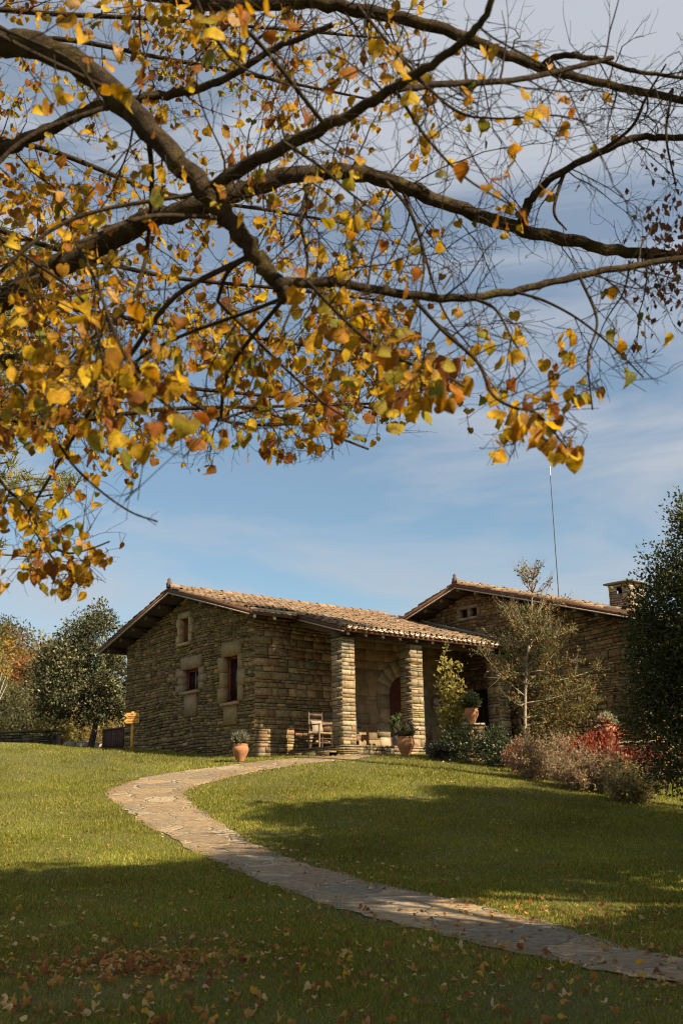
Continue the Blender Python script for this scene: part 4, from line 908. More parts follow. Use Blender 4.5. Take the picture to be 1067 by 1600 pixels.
# narrow yellow-green shrub by the second pillar
yb = gp(706, 29.6); YS = 29.6
T4 = thing('tall_shrub', 'narrow upright shrub with yellow-green leaves in front of the porch', 'shrub', yb)
tk = MB(); nod = []
for k, (px, py) in enumerate(((694, 1016), (704, 1040), (716, 1045), (688, 1065), (722, 1070), (700, 1080), (712, 1090), (690, 1110), (722, 1128), (700, 1135))):
    e = pt(px, py, YS + rg3.uniform(-.25, .25)); m_ = (yb + e) / 2 + rg3.normal(0, .05, 3); pp = smooth_path([yb + rg3.normal(0, .04, 3) * [1, 1, 0], m_, e], 8); tube(tk, pp, np.linspace(.016, .004, len(pp)), 5, (.30, .24, .17))
    for q in range(int(len(pp) * .28), len(pp)):
        for w_ in range(2):
            d = rg3.normal(0, 1, 3) + UZ * .6; d /= np.linalg.norm(d)
            for t_ in (.05, .12, .2): nod.append(pp[q] + d * t_)
tk.build('stem', M_bark, T4)
nod = np.repeat(np.array(nod), 2, 0); n = len(nod)
cm = MB(); leaves(cm, nod + rg3.normal(0, .03, (n, 3)), rg3.normal(0, .6, (n, 3)) + UZ * .5, rg3.uniform(.09, .16, n), pick(rg3, [(.34, .29, .07, 3), (.26, .24, .06, 3), (.42, .34, .09, 1.5), (.16, .16, .045, 1.2)], n, .15), RHOMB, rg3); cm.build('foliage', M_leaf, T4)

# ------------------------------------------------------------------ beds: hedges, shrubs, creepers
def shrub(name, label, cat, base, blobs, nleaf, lsize, pal, mat, seed, clump=.16, nst=14, stem=(.12, .09, .06), group=None):
    rg = np.random.RandomState(seed); base = np.asarray(base, float); T = thing(name, label, cat, base, group); tk = MB()
    w = np.array([b_[2] for b_ in blobs], float); w /= w.sum(); ncl = max(10, nleaf // 22)
    wh = rg.choice(len(blobs), ncl, p=w); d = rg.normal(size=(ncl, 3)); d /= np.linalg.norm(d, axis=1)[:, None]
    C = np.array([blobs[i][0] for i in wh]) + d * (rg.uniform(.1, 1.05, ncl) ** .5)[:, None] * np.array([blobs[i][1] for i in wh])
    for i in rg.choice(ncl, min(ncl, nst), replace=False):
        s = C[i].copy(); s[:2] = s[:2] * .55 + base[:2] * .45; s[2] = gz(s[0], s[1]) - .03; pp = smooth_path([s, (s + C[i]) / 2 + rg.normal(0, .05, 3), C[i]], 4); tube(tk, pp, np.linspace(.012, .004, len(pp)), 4, stem, cap=False)
    tk.build('stem', M_bark, T)
    ci = rg.randint(0, ncl, nleaf); off = rg.normal(0, .5, (nleaf, 3)) * clump; P = C[ci] + off
    g_ = ground(P[:, 0], P[:, 1]); P[:, 2] = np.maximum(P[:, 2], g_ + .02)
    D = off / clump + d[ci] * .5 + UZ * .35 + rg.normal(0, .4, (nleaf, 3))
    cm = MB(); leaves(cm, P, D, lsize * rg.uniform(.6, 1.3, nleaf), np.clip(pick(rg, pal, nleaf, .18) * (1 + rg.normal(0, .15, ncl)[ci])[:, None], .004, .9), RHOMB, rg); cm.build('foliage', mat, T)
    return T
DKG = [(.045, .06, .022, 3), (.07, .085, .032, 2), (.03, .04, .016, 2), (.13, .13, .06, .9)]
shrub('hedge', 'dark glossy green hedge below the pot, in front of the porch', 'hedge', gp(745, 27.8), [(pt(730, 1162, 28.2), (.45, .4, .42), 2), (pt(775, 1168, 27.6), (.5, .45, .48), 3), (pt(795, 1178, 27.2), (.3, .4, .35), 1.2), (pt(712, 1160, 28.2), (.3, .3, .3), 1)], 5200, .075, DKG, M_gloss, 301)
shrub('lavender_bush', 'low grey lavender clump beside the terracotta pot at the lawn edge', 'shrub', gp(690, 28.9), [(pt(685, 1172, 28.9), (.34, .25, .12), 2), (pt(705, 1172, 28.7), (.25, .2, .1), 1)], 1300, .10, [(.16, .15, .11, 2), (.11, .11, .075, 2), (.24, .20, .17, 1)], M_leaf, 302, clump=.1)
SPB = [(.32, .235, .10, 3), (.22, .17, .075, 3), (.42, .33, .15, 2), (.22, .13, .08, 2), (.38, .17, .11, 1.2)]
def twiggy(label, px, py0, py1, wpx, Y, n, seed, pal, ls=.05):
    rg = np.random.RandomState(seed); b = gp(px, Y); T = thing('twiggy_shrub', label, 'shrub', b, 'sparse twiggy shrubs along the bed'); tk = MB(); nod = []
    top = pt(px, py0, Y)[2] - b[2]; hw = wpx / FPX * Y
    for k in range(n):
        a = rg.uniform(0, 2 * math.pi); rr = hw * rg.uniform(.1, 1) ** .6; s = b + np.array([math.cos(a) * rr * .35, math.sin(a) * rr * .3, 0]); s[2] = gz(s[0], s[1]) - .02
        e = b + np.array([math.cos(a) * rr, math.sin(a) * rr * .7, top * rg.uniform(.35, 1.02) * (1 - .35 * (rr / hw) ** 2)]); pp = smooth_path([s, (s + e) / 2 + rg.normal(0, .06, 3) + UZ * .06, e], 6); tube(tk, pp, np.linspace(.008, .003, len(pp)), 4, (.27, .20, .14), cap=False)
        for q in range(2, len(pp)):
            for w_ in range(2):
                d = rg.normal(0, 1, 3) + UZ * .3; d /= np.linalg.norm(d); L = rg.uniform(.08, .25); tube(tk, [pp[q], pp[q] + d * L], [.004, .002], 3, (.27, .20, .14), cap=False)
                for t_ in (.4, .7, 1): nod.append(pp[q] + d * L * t_)
    tk.build('stem', M_bark, T); nod = np.array(nod); m_ = len(nod); cm = MB()
    leaves(cm, nod + rg.normal(0, .02, (m_, 3)), rg.normal(0, .7, (m_, 3)) + UZ * .2, ls * rg.uniform(.6, 1.35, m_), pick(rg, pal, m_, .2), RHOMB, rg); cm.build('foliage', M_leaf, T)
twiggy('twiggy half-bare shrub left of the red creeper, beneath the young tree', 850, 1136, 1215, 66, 25.0, 105, 311, SPB)
twiggy('twiggy shrub with mixed brown and yellow leaves in front of the red creeper', 920, 1160, 1240, 70, 23.6, 115, 312, SPB)
twiggy('twiggy yellow-leaved shrub at the right end of the bed', 985, 1182, 1255, 50, 22.2, 85, 313, [(.38, .32, .09, 3), (.24, .20, .07, 2), (.46, .38, .12, 1.5), (.18, .13, .06, 1)])
shrub('leafy_shrub', 'olive green shrub behind the young tree against the stone wall', 'shrub', gp(880, 28.0), [(pt(870, 1110, 28.0), (.8, .5, .75), 3), (pt(905, 1090, 28.2), (.45, .4, .6), 1.5), (pt(845, 1140, 27.6), (.5, .4, .5), 2)], 3600, .085, [(.16, .135, .05, 3), (.10, .095, .038, 3), (.24, .19, .07, 1.5), (.28, .12, .06, .8)], M_leaf, 315)
RED = [(.28, .055, .032, 3), (.36, .10, .055, 2), (.20, .04, .026, 2), (.42, .21, .12, 1.4), (.20, .09, .04, 1.2)]
# low wall under the creeper
gw = thing('garden_wall', 'low rubble garden wall under the red creeper', 'wall', gp(930, 25.6))
A0, A1 = gp(850, 26.4), gp(1010, 24.4); dA = (A1 - A0); dA[2] = 0; LA = np.linalg.norm(dA); dA /= LA; nA = np.cross(dA, UZ); 
mb = MB(); zt = pt(925, 1166, 25.4)[2]; o_ = A0.copy(); o_[2] = 0
masonry(mb, o_, dA, nA, LA, zt, min(A0[2], A1[2]) - .4, seed=71); masonry(mb, o_ + dA * LA - nA * .4, -dA, -nA, LA, zt, min(A0[2], A1[2]) - .4, seed=72)
frame_box(mb, o_ + UZ * (zt + .002) + nA * .06, dA * LA, -nA * .5, UZ * .05, (.25, .2, .13)); mb.build('wall', M_stone, gw)
Wm = lambda f, z, o=.1: o_ + dA * LA * f + nA * o + UZ * z
shrub('creeper', 'bright red Virginia creeper spilling over the low garden wall', 'creeper', gp(930, 25.2), [(Wm(.38, zt - .08, .2), (.4, .25, .2), .8), (Wm(.55, zt - .15, .25), (.55, .3, .35), 3), (Wm(.75, zt - .25, .25), (.55, .3, .35), 2), (Wm(.92, zt - .45, .25), (.4, .3, .35), 1)], 3300, .085, RED, M_leaf, 321)
shrub('creeper', 'small patch of crimson creeper climbing beside the dark hedge', 'creeper', gp(806, 26.2), [(pt(806, 1180, 26.2), (.2, .2, .42), 2)], 480, .08, RED, M_leaf, 322)
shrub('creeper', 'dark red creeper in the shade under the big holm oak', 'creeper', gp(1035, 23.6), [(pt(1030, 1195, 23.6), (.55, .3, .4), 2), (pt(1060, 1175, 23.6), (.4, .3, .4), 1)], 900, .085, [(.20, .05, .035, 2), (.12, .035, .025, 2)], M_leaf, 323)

# ------------------------------------------------------------------ pots
POT = [(0.0, .0), (.14, .0), (.155, .03), (.19, .14), (.255, .28), (.305, .40), (.315, .48), (.29, .56), (.26, .60), (.28, .625), (.285, .66), (.26, .67), (.24, .64), (.23, .6), (.0, .59)]
SIL = [(.24, .235, .17, 3), (.17, .17, .11, 3), (.33, .31, .24, 1.5), (.12, .12, .07, 1)]
def pot(label, base, s, pcol, plabel, pal, rad, hgt, n, seed, group='terracotta pots of lavender', spiky=True, leaf=.13):
    rg = np.random.RandomState(seed); base = np.asarray(base, float); T = thing('plant_pot', label, 'plant pot', base, group); m_ = MB()
    lathe(m_, base, [(r * s, z * s) for r, z in POT], 28, pcol); m_.build('pot', M_terra, T, smooth=True)
    top = base + UZ * .6 * s; tk = MB(); th = rg.uniform(0, 2 * math.pi, n); ph = rg.uniform(.0, 1.25, n); L = rg.uniform(.5, 1, n)
    Dv = np.stack([np.cos(th) * np.sin(ph), np.sin(th) * np.sin(ph), np.cos(ph)], 1); S0 = top + Dv * np.array([.05, .05, 0]) * s
    E = top + Dv * np.array([rad, rad, hgt]) * L[:, None] + UZ * .05
    for a, b2 in zip(S0[:60], E[:60]): tube(tk, [a, (a + b2) / 2 + rg.normal(0, .01, 3), b2], [.006, .005, .003], 3, (.16, .13, .08), cap=False)
    Sx = np.repeat(E, 6, 0); f = np.tile(np.linspace(.35, 1, 6), n)[:, None]; P = np.repeat(S0, 6, 0) * (1 - f) + Sx * f; D = np.repeat(Dv, 6, 0) + rg.normal(0, .4, (n * 6, 3))
    so_ = tk.build('stem', M_bark, T); cm = MB(); tm = (RHOMB[0] * np.array([.45, 1, 1]), RHOMB[1]) if spiky else RHOMB
    leaves(cm, P, D, leaf * rg.uniform(.6, 1.2, n * 6), pick(rg, pal, n * 6, .15), tm, rg); f_ = cm.build('foliage', M_leaf, T)
    return T
TC = (.37, .17, .075)
b1 = G(-1.52, 2.75, 0); b1[2] = gz(b1[0], b1[1])
pb1 = pt(376, 1183, 29.3); pb1[2] = gz(pb1[0], pb1[1]); pot('terracotta pot of silvery lavender at the house corner', pb1, .70, TC, '', SIL, .26, .30, 190, 401)
pb2 = pt(634, 1179, 29.7); pb2[2] = gz(pb2[0], pb2[1]); pot('terracotta pot of grey lavender in front of the second porch pillar', pb2, .78, TC, '', [(.17, .17, .10, 3), (.24, .23, .15, 2), (.11, .11, .06, 2)], .36, .40, 240, 402)
pp3 = pt(737, 1131, 29.3)
ped = thing('stone_pedestal', 'square rubble pedestal hidden behind the hedge under a pot', 'pedestal', [pp3[0], pp3[1], gz(pp3[0], pp3[1])])
stone_pillar('shaft', np.array([pp3[0] - .27, pp3[1] - .27, 0]), RT, np.array([0, 1., 0]), .54, gz(pp3[0], pp3[1]) - .1, pp3[2] - .01, M_stone, ped, pal=PAL_W, seed=81)
mb = MB(); frame_box(mb, np.array([pp3[0] - .31, pp3[1] - .31, pp3[2] - .055]), RT * .62, np.array([0, .62, 0]), UZ * .052, (.3, .24, .15)); mb.build('cap', M_ashlar, ped)
pot('squat terracotta pot of rosemary raised above the hedge', pp3, .62, (.40, .19, .085), '', [(.11, .125, .06, 3), (.16, .165, .085, 2), (.07, .08, .04, 1)], .30, .42, 240, 403)
pp4 = Wm(.62, zt + .055, -.2)
pot('pot with pale lavender wrapped in red creeper on the garden wall', pp4, .62, (.42, .20, .12), '', [(.36, .35, .24, 3), (.27, .27, .17, 2)], .22, .24, 190, 404)
shrub('creeper', 'red creeper leaves clothing the pot on the garden wall', 'creeper', pp4, [(pp4 + UZ * .24 - np.array([0, .08, 0]), (.26, .24, .26), 1)], 420, .075, RED, M_leaf, 324, nst=4)

# ------------------------------------------------------------------ things on the porch
# bench with cushion
bo = G(1.75, 1.85, FZ)
BN = thing('bench', 'wooden settle with a scalloped front rail on the porch', 'bench', bo); WB = (.24, .15, .085)
mb = MB(); hbox(mb, 1.0, 2.45, 1.75, 2.25, FZ + .40, FZ + .44, WB); mb.build('seat', M_wood, BN)
for u in (1.0, 2.39):
    mb = MB(); hbox(mb, u, u + .06, 1.75, 1.81, FZ, FZ + .66, WB); mb.build('leg', M_wood, BN)
    mb = MB(); hbox(mb, u, u + .06, 2.22, 2.28, FZ, FZ + .95, WB); mb.build('leg', M_wood, BN)
    mb = MB(); hbox(mb, u - .01, u + .07, 1.72, 2.219, FZ + .662, FZ + .70, WB); mb.build('armrest', M_wood, BN)
mb = MB(); hbox(mb, 1.06, 2.39, 2.235, 2.265, FZ + .5, FZ + .9, WB); mb.build('backrest', M_wood, BN)
mb = MB(); V = []; 
us = np.linspace(1.06, 2.39, 43); zl = FZ + .22 + .07 * np.abs(np.sin((us - 1.06) * math.pi / .19))
V = [G(u, 1.765, FZ + .398) for u in us] + [G(u, 1.765, z) for u, z in zip(us, zl)]; n = len(us)
mb.add(V + [p + DG * .025 for p in V], [[i, n + i, n + i + 1, i + 1] for i in range(n - 1)] + [[2 * n + i, 2 * n + i + 1, 3 * n + i + 1, 3 * n + i] for i in range(n - 1)] + [[n + i, 3 * n + i, 3 * n + i + 1, n + i + 1] for i in range(n - 1)], WB); mb.build('apron', M_wood, BN)
def cushion(O, A, Bv, Cn, w, h, th, col):
    m_ = MB(); k = 9; t = np.linspace(-1, 1, k); V = []
    for sg in (1, -1):
        for i in range(k):
            for j in range(k):
                a, b2 = t[i], t[j]; e = ((1 - a ** 4) * (1 - b2 ** 4)) ** .5; sh = 1 - .06 * (1 - abs(b2)) * abs(a); sh2 = 1 - .06 * (1 - abs(a)) * abs(b2)
                V.append(O + A * a * w / 2 * sh + Bv * (b2 * h / 2 * sh2 + h / 2) + Cn * sg * (e * th / 2 + .004))
    F = []
    for s_ in (0, k * k):
        for i in range(k - 1):
            for j in range(k - 1): q = s_ + i * k + j; F.append([q, q + 1, q + k + 1, q + k])
    m_.add(V, F, col); return m_
cs = cushion(G(2.02, 2.05, FZ + .445), DL, UZ * .97 + DG * .22, -DG, .62, .50, .16, (.62, .58, .50)); tag(cs.build('cushion', M_cloth, smooth=True), 'plump off-white cushion leaning on the wooden settle', 'cushion')
# ladder-back chair by the wall
CHR = thing('chair', 'rustic ladder-back wooden chair against the wall left of the first pillar', 'chair', G(.75, 1.55, FZ)); WC = (.10, .065, .04); WC_SUNLIT = (.20, .14, .085)  # paler tone paints sunlight onto the left-hand posts and stretchers
cu0, cv0 = .35, 1.5
for (u, v, h, c) in ((cu0, cv0, .62, WC_SUNLIT), (cu0 + .48, cv0, .62, WC), (cu0, cv0 + .48, 1.05, WC_SUNLIT), (cu0 + .48, cv0 + .48, 1.05, WC)):
    mb = MB(); tube(mb, [G(u, v, FZ), G(u, v, FZ + h * .5), G(u, v, FZ + h)], [.026, .03, .024], 8, c); lathe(mb, G(u, v, FZ + h), [(.024, 0), (.035, .02), (.0, .05)], 8, c); mb.build('leg', M_wood, CHR)
mb = MB(); hbox(mb, cu0 - .01, cu0 + .49, cv0 - .01, cv0 + .49, FZ + .40, FZ + .44, (.30, .22, .12)); mb.build('seat', M_wood, CHR)
for z in (.58, .76, .93):
    mb = MB(); hbox(mb, cu0 + .02, cu0 + .46, cv0 + .468, cv0 + .492, FZ + z, FZ + z + .08, WC); mb.build('back_slat', M_wood, CHR)
for z in (.14, .27):
    mb = MB(); tube(mb, [G(cu0, cv0, FZ + z), G(cu0 + .48, cv0, FZ + z)], .013, 6, WC); tube(mb, [G(cu0, cv0, FZ + z), G(cu0, cv0 + .48, FZ + z)], .013, 6, WC_SUNLIT); mb.build('stretcher', M_wood, CHR)
for u in (cu0, cu0 + .48):
    mb = MB(); hbox(mb, u - .03, u + .03, cv0 - .03, cv0 + .5, FZ + .66, FZ + .69, WC); mb.build('armrest', M_wood, CHR)
hb = cushion(G(cu0 + .25, cv0 + .36, FZ + .445), DL, UZ * .95 + DG * .25, -DG, .4, .38, .14, (.26, .21, .15)); tag(hb.build('cushion', M_cloth, smooth=True), 'small beige cushion on the ladder-back chair', 'cushion')
# grey jar with red geranium
gj = G(3.42, 1.35, FZ)
GJ = thing('plant_pot', 'grey stone jar of red geraniums between the bench and second pillar', 'plant pot', gj); m_ = MB()
lathe(m_, gj, [(0, 0), (.2, 0), (.27, .1), (.31, .26), (.28, .42), (.2, .5), (.22, .54), (.19, .55), (.17, .5), (0, .48)], 28, (.21, .21, .19)); m_.build('pot', M_ashlar, GJ, smooth=True)
rg = np.random.RandomState(91); n = 420; d = rg.normal(size=(n, 3)); d /= np.linalg.norm(d, axis=1)[:, None]; P = gj + UZ * .78 + d * np.array([.34, .34, .28]) * (rg.uniform(.2, 1, (n, 1)) ** .5)
cm = MB(); leaves(cm, P, d + rg.normal(0, .5, (n, 3)), rg.uniform(.08, .13, n), pick(rg, [(.06, .10, .03), (.09, .13, .04)], n), RHOMB, rg); cm.build('foliage', M_leaf, GJ)
for k, (du, dz, dv) in enumerate(((-.12, .98, -.2), (.08, .74, -.34), (.2, .95, -.1))):
    c_ = gj + DL * du + DG * dv + UZ * dz; q = rg.normal(size=(26, 3)); q /= np.linalg.norm(q, axis=1)[:, None]; cm = MB(); leaves(cm, c_ + q * .035, q, .05, pick(rg, [(.5, .03, .02), (.4, .02, .015)], 26), RHOMB, rg); cm.build('flower', M_leaf, GJ)
# round plaque on the wall
pl = G(6.0, VW - .05, 1.95); PQ = thing('wall_plaque', 'round ceramic plaque hung on the porch wall', 'plaque', pl); a = np.linspace(0, 2 * math.pi, 25)[:-1]
def disc(r0, r1, d0, d1, col):
    m_ = MB(); V = [pl + DL * math.cos(t) * r0 + UZ * math.sin(t) * r0 - DG * d0 for t in a] + [pl + DL * math.cos(t) * r1 + UZ * math.sin(t) * r1 - DG * d1 for t in a]
    m_.add(V, [[i, (i + 1) % 24, 24 + (i + 1) % 24, 24 + i] for i in range(24)], col); m_.add(V[24:], [list(range(24))], col); return m_
disc(.21, .2, 0, .03, (.16, .09, .06)).build('rim', M_terra, PQ); disc(.13, .12, .03, .045, (.36, .30, .24)).build('centre', M_terra, PQ)
# leafy pot plant deep in the porch
jp = G(5.15, .85, FZ); JP = thing('plant_pot', 'brown glazed pot of dark green leaves inside the porch', 'plant pot', jp); m_ = MB(); lathe(m_, jp, [(r * .95, z * .8) for r, z in POT], 24, (.20, .075, .045)); m_.build('pot', M_terra, JP, smooth=True)
n = 500; d = rg.normal(size=(n, 3)); d /= np.linalg.norm(d, axis=1)[:, None]; P = jp + UZ * .78 + d * np.array([.42, .42, .34]) * (rg.uniform(.2, 1, (n, 1)) ** .5)
cm = MB(); leaves(cm, P, d + rg.normal(0, .5, (n, 3)), rg.uniform(.1, .16, n), pick(rg, [(.03, .05, .018), (.05, .07, .025)], n), RHOMB, rg); cm.build('foliage', M_leaf, JP)
# lantern on the second house's wall
lp = G(UG - .06, 1.15, 2.75); LN = thing('wall_lantern', 'small white lantern on the wall at the dark end of the porch', 'lantern', lp); m_ = MB()
frame_box(m_, lp - DL * .14 - DG * .05 - UZ * .1, DL * .1, DG * .1, UZ * .17, (.42, .40, .35)); m_.build('lamp_glass', M_cloth, LN)
m_ = MB(); frame_box(m_, lp - DL * .16 - DG * .07 + UZ * .072, DL * .14, DG * .14, UZ * .03, (.08, .07, .06)); frame_box(m_, lp - DL * .04 - DG * .02, DL * .04, DG * .04, UZ * .04, (.08, .07, .06)); m_.build('bracket', M_metal, LN)

# ------------------------------------------------------------------ signpost, gate and the far left
sb = pt(206, 1173.5, 33.3); sb[2] = gz(sb[0], sb[1])
SP = thing('signpost', 'yellow wooden signpost with two left-pointing arrow boards by the gable', 'signpost', sb); YW = (.58, .30, .06)
ztop = pt(206, 1112, 33.3)[2]; m_ = MB(); frame_box(m_, sb + np.array([-.04, -.03, -.1]), RT * .08, np.array([0, .06, 0]), UZ * (ztop - sb[2] + .1), YW); m_.build('post', M_wood, SP)
for (ya_, yb_, lines) in ((1114, 1121.5, 2), (1123, 1130.5, 1)):
    zt_, zb_ = pt(206, ya_, 33.3)[2], pt(206, yb_, 33.3)[2]; x0, x1 = pt(195, 1120, 33.3)[0], pt(218.5, 1120, 33.3)[0]; yy = sb[1] - .035; zm = (zt_ + zb_) / 2
    V = [(x0, yy, zm), (x0 + .08, yy, zb_), (x1, yy, zb_), (x1, yy, zt_), (x0 + .08, yy, zt_)]; V2 = [(x, y - .03, z) for x, y, z in V]
    m_ = MB(); m_.add(V2, [[0, 1, 2, 3, 4]], YW); m_.add(V + V2, [[i, (i + 1) % 5, 5 + (i + 1) % 5, 5 + i] for i in range(5)], YW); rr = np.random.RandomState(lines)
    for q in range(lines):
        zz = zm + (.035 if q == 0 else -.035) * (lines - 1); x = x0 + (.20 if lines == 2 and q == 0 else .12); xe = x1 - (.18 if lines == 2 and q == 0 else .06)
        while x < xe:
            w_ = rr.uniform(.012, .024); frame_box(m_, np.array([x, yy - .0335, zz - .016]), RT * w_, np.array([0, .003, 0]), UZ * rr.uniform(.022, .034), (.22, .06, .025)); x += w_ + .010
    m_.build('arrow_board', M_wood, SP)
g0, g1 = pt(163, 1170, 38.2), pt(192, 1171, 37.4); g0[2] = gz(g0[0], g0[1]) - .2; g1[2] = g0[2]
GT = thing('wooden_gate', 'dark brown plank gate closing the gap left of the house', 'gate', g0); dg_ = g1 - g0; Lg = np.linalg.norm(dg_); dg_ /= Lg; ng = np.cross(dg_, UZ); hg_ = pt(163, 1139, 38.2)[2] - g0[2]
m_ = MB(); k = 9; rg = np.random.RandomState(8)
for i in range(k): frame_box(m_, g0 + dg_ * Lg * i / k, dg_ * (Lg / k - .012), ng * .03, UZ * (hg_ - .05), pick(rg, [(.10, .045, .028), (.075, .036, .024)], 1)[0])
m_.build('planks', M_wood, GT); m_ = MB(); frame_box(m_, g0 - dg_ * .03 - ng * .02 + UZ * (hg_ - .048), dg_ * (Lg + .06), ng * .08, UZ * .05, (.16, .11, .075)); m_.build('rail', M_wood, GT)
for q in (-.06, Lg + .0):
    m_ = MB(); frame_box(m_, g0 + dg_ * q - ng * .02, dg_ * .07, ng * .07, UZ * hg_ * .99, (.09, .045, .03)); m_.build('post', M_wood, GT)
# low stone wall beyond the crest
lw0, lw1 = pt(-60, 1167, 43.0), pt(86, 1172, 42.2); ztw = pt(20, 1146, 43)[2]
LW = thing('stone_wall', 'low dark stone wall beyond the lawn at far left', 'wall', (lw1[0], lw1[1], lw1[2])); dA = lw1 - lw0; dA[2] = 0; LA = np.linalg.norm(dA); dA /= LA; nA = np.cross(dA, UZ); o2 = lw0.copy(); o2[2] = 0
mb = MB(); zlo = min(lw0[2], lw1[2]) - 1.5; masonry(mb, o2, dA, nA, LA, lambda s: ztw - .12 * s / LA, zlo, seed=73, pal=[(.13, .10, .065, 2), (.10, .085, .06, 2), (.16, .12, .075, 1)]); masonry(mb, o2 + dA * LA - nA * .45, -dA, -nA, LA, ztw - .1, zlo, seed=74)
frame_box(mb, o2 + nA * .05 + UZ * ztw, dA * LA, -nA * .55, UZ * .07 - UZ * .0, (.14, .115, .08)); frame_box(mb, o2 + dA * (LA - .01) + UZ * zlo, dA * .03, -nA * .45, UZ * (ztw - .13 - zlo), (.13, .1, .07)); mb.build('wall', M_stone, LW)
# pale edging boulders near the oak
rg = np.random.RandomState(44)
for k, (px, py, s) in enumerate(((112, 1164.5, .30), (121, 1165, .26), (130, 1165.5, .34), (150, 1166.5, .3), (157, 1167, .36))):
    c_ = pt(px, py, 41.5); m_ = MB(); th = np.linspace(0, math.pi, 7); V = []; F = []
    for t_ in th:
        for q in np.linspace(0, 2 * math.pi, 11)[:-1]: V.append(c_ + np.array([math.sin(t_) * math.cos(q) * s, math.sin(t_) * math.sin(q) * s * .8, math.cos(t_) * s * .5]) * (1 + rg.normal(0, .08)))
    for i in range(6):
        for j in range(10): F.append([i * 10 + j, i * 10 + (j + 1) % 10, i * 10 + 10 + (j + 1) % 10, i * 10 + 10 + j])
    m_.add(V, F, pick(rg, [(.34, .29, .22)], 1)[0]); tag(m_.build('boulder', M_stone), 'pale rounded boulder in the row of edging stones under the round oak', 'boulder', 'edging stones beside the round oak')
# shrubs beyond the crest
OLV = [(.12, .12, .05, 3), (.085, .085, .038, 3), (.18, .16, .065, 2), (.055, .06, .03, 1.5)]
def far_bush(label, blobs, n, ls, pal, seed, Y, px):
    b = pt(px, 1170, Y); b[2] = gz(b[0], b[1]); clump_tree('bush', label, 'bush', b, pt(px, 1150, Y), .05, blobs, n, ls, pal, M_leaf, seed, clump=.28, nbr=25, leafname='foliage', trunkname='stem')
F_ = lambda px, py, Y=46: pt(px, py, Y)
far_bush('large olive bush behind the low stone wall at far left', [(F_(40, 1110), (1.5, 1.2, 1.2), 3), (F_(10, 1115), (1.2, 1, 1.1), 2), (F_(75, 1135), (.8, .8, .8), 1.5), (F_(-40, 1090), (1.6, 1.4, 1.6), 2)], 6500, .12, OLV, 501, 46, 40)
far_bush('yellow-green bush at the end of the low stone wall', [(F_(84, 1140, 43.5), (.55, .5, .65), 2), (F_(100, 1150, 43.5), (.45, .45, .4), 1.2)], 1500, .13, [(.26, .23, .07, 3), (.18, .17, .055, 2), (.33, .28, .09, 1)], 502, 43.5, 90)
far_bush('orange-tinged bush under the round oak', [(F_(118, 1148, 45), (.6, .5, .45), 2), (F_(165, 1140, 47), (.8, .6, .7), 2)], 1700, .13, [(.25, .19, .06, 2), (.15, .14, .05, 2), (.32, .18, .05, 1)], 503, 45, 118)
far_bush('copper-leaved bush beside the round oak, below the hill', [(F_(41, 1052, 60), (.65, .6, .75), 2)], 1100, .17, [(.27, .13, .05, 3), (.21, .095, .035, 2), (.32, .18, .06, 1)], 504, 60, 41)
# bare pale branch poking in at the left edge
bb = pt(-12, 1165, 42.5); bb[2] = gz(bb[0], bb[1]); BB = thing('bare_tree', 'leafless pale branching tree at the far left edge', 'tree', bb); m_ = MB(); q0 = pt(-14, 1120, 42.5)
tube(m_, smooth_path([bb, q0, pt(-8, 1090, 42.5)], 5), np.linspace(.06, .04, 11), 6, (.42, .37, .3))
for e in ((10, 1056), (12, 1068), (13, 1108), (4, 1050), (6, 1120)): tube(m_, smooth_path([q0, (q0 + pt(*e, 42.5)) / 2 - UZ * .05, pt(*e, 42.5)], 4), np.linspace(.035, .01, 9), 5, (.45, .4, .33))
m_.build('branches', M_bark, BB)

# wooded hill far behind
rgh = np.random.RandomState(600); m_ = MB(); HX = np.linspace(-140, 60, 61); HY = np.linspace(110, 320, 41); XX, YY = np.meshgrid(HX, HY)
htop = np.interp(XX.ravel(), [-140, -80, -62, -48, -38, -20, 0, 60], [51, 43, 31, 24, 16, 8, 5, 4]); rise = np.clip((YY.ravel() - 110) / 60, 0, 1); rise = rise * rise * (3 - 2 * rise)
HZ = -2 + htop * rise; ii = (np.arange(40)[:, None] * 61 + np.arange(60)[None]).ravel()
m_.add(np.stack([XX.ravel(), YY.ravel(), HZ], 1), np.stack([ii, ii + 1, ii + 62, ii + 61], 1), (.07, .065, .03)); tag(m_.build('hill', M_stone, smooth=True), None, None, kind='structure')
def hz(x, y):
    r = np.clip((y - 110) / 60, 0, 1); return -2 + np.interp(x, [-140, -80, -62, -48, -38, -20, 0, 60], [51, 43, 31, 24, 16, 8, 5, 4]) * r * r * (3 - 2 * r)
cm = MB(); tot = 0
for k in range(420):
    x = rgh.uniform(-100, -15); y = rgh.uniform(118, 185); R = rgh.uniform(2.2, 4.2); c_ = np.array([x, y, hz(x, y) + R * .7]); px_, py_, _ = projv(c_)
    if px_ > 260 or px_ < -260: continue
    base = pick(rgh, [(.30, .17, .05, 2), (.36, .22, .05, 2), (.15, .14, .05, 3), (.10, .11, .045, 3), (.26, .22, .07, 2), (.28, .11, .04, .8)], 1, .1)[0]; n = 560
    d = rgh.normal(size=(n, 3)); d /= np.linalg.norm(d, axis=1)[:, None]; P = c_ + d * np.array([R, R, R * .85]) * rgh.uniform(.6, 1.05, (n, 1)); leaves(cm, P, d + rgh.normal(0, .6, (n, 3)), rgh.uniform(.3, .62, n), np.clip(base * (1 + rgh.normal(0, .2, (n, 1))), .01, .9), RHOMB, rgh)
tag(cm.build('forest', M_leaf), 'autumn woodland of ochre and green crowns covering the hill', 'woodland', kind='stuff')

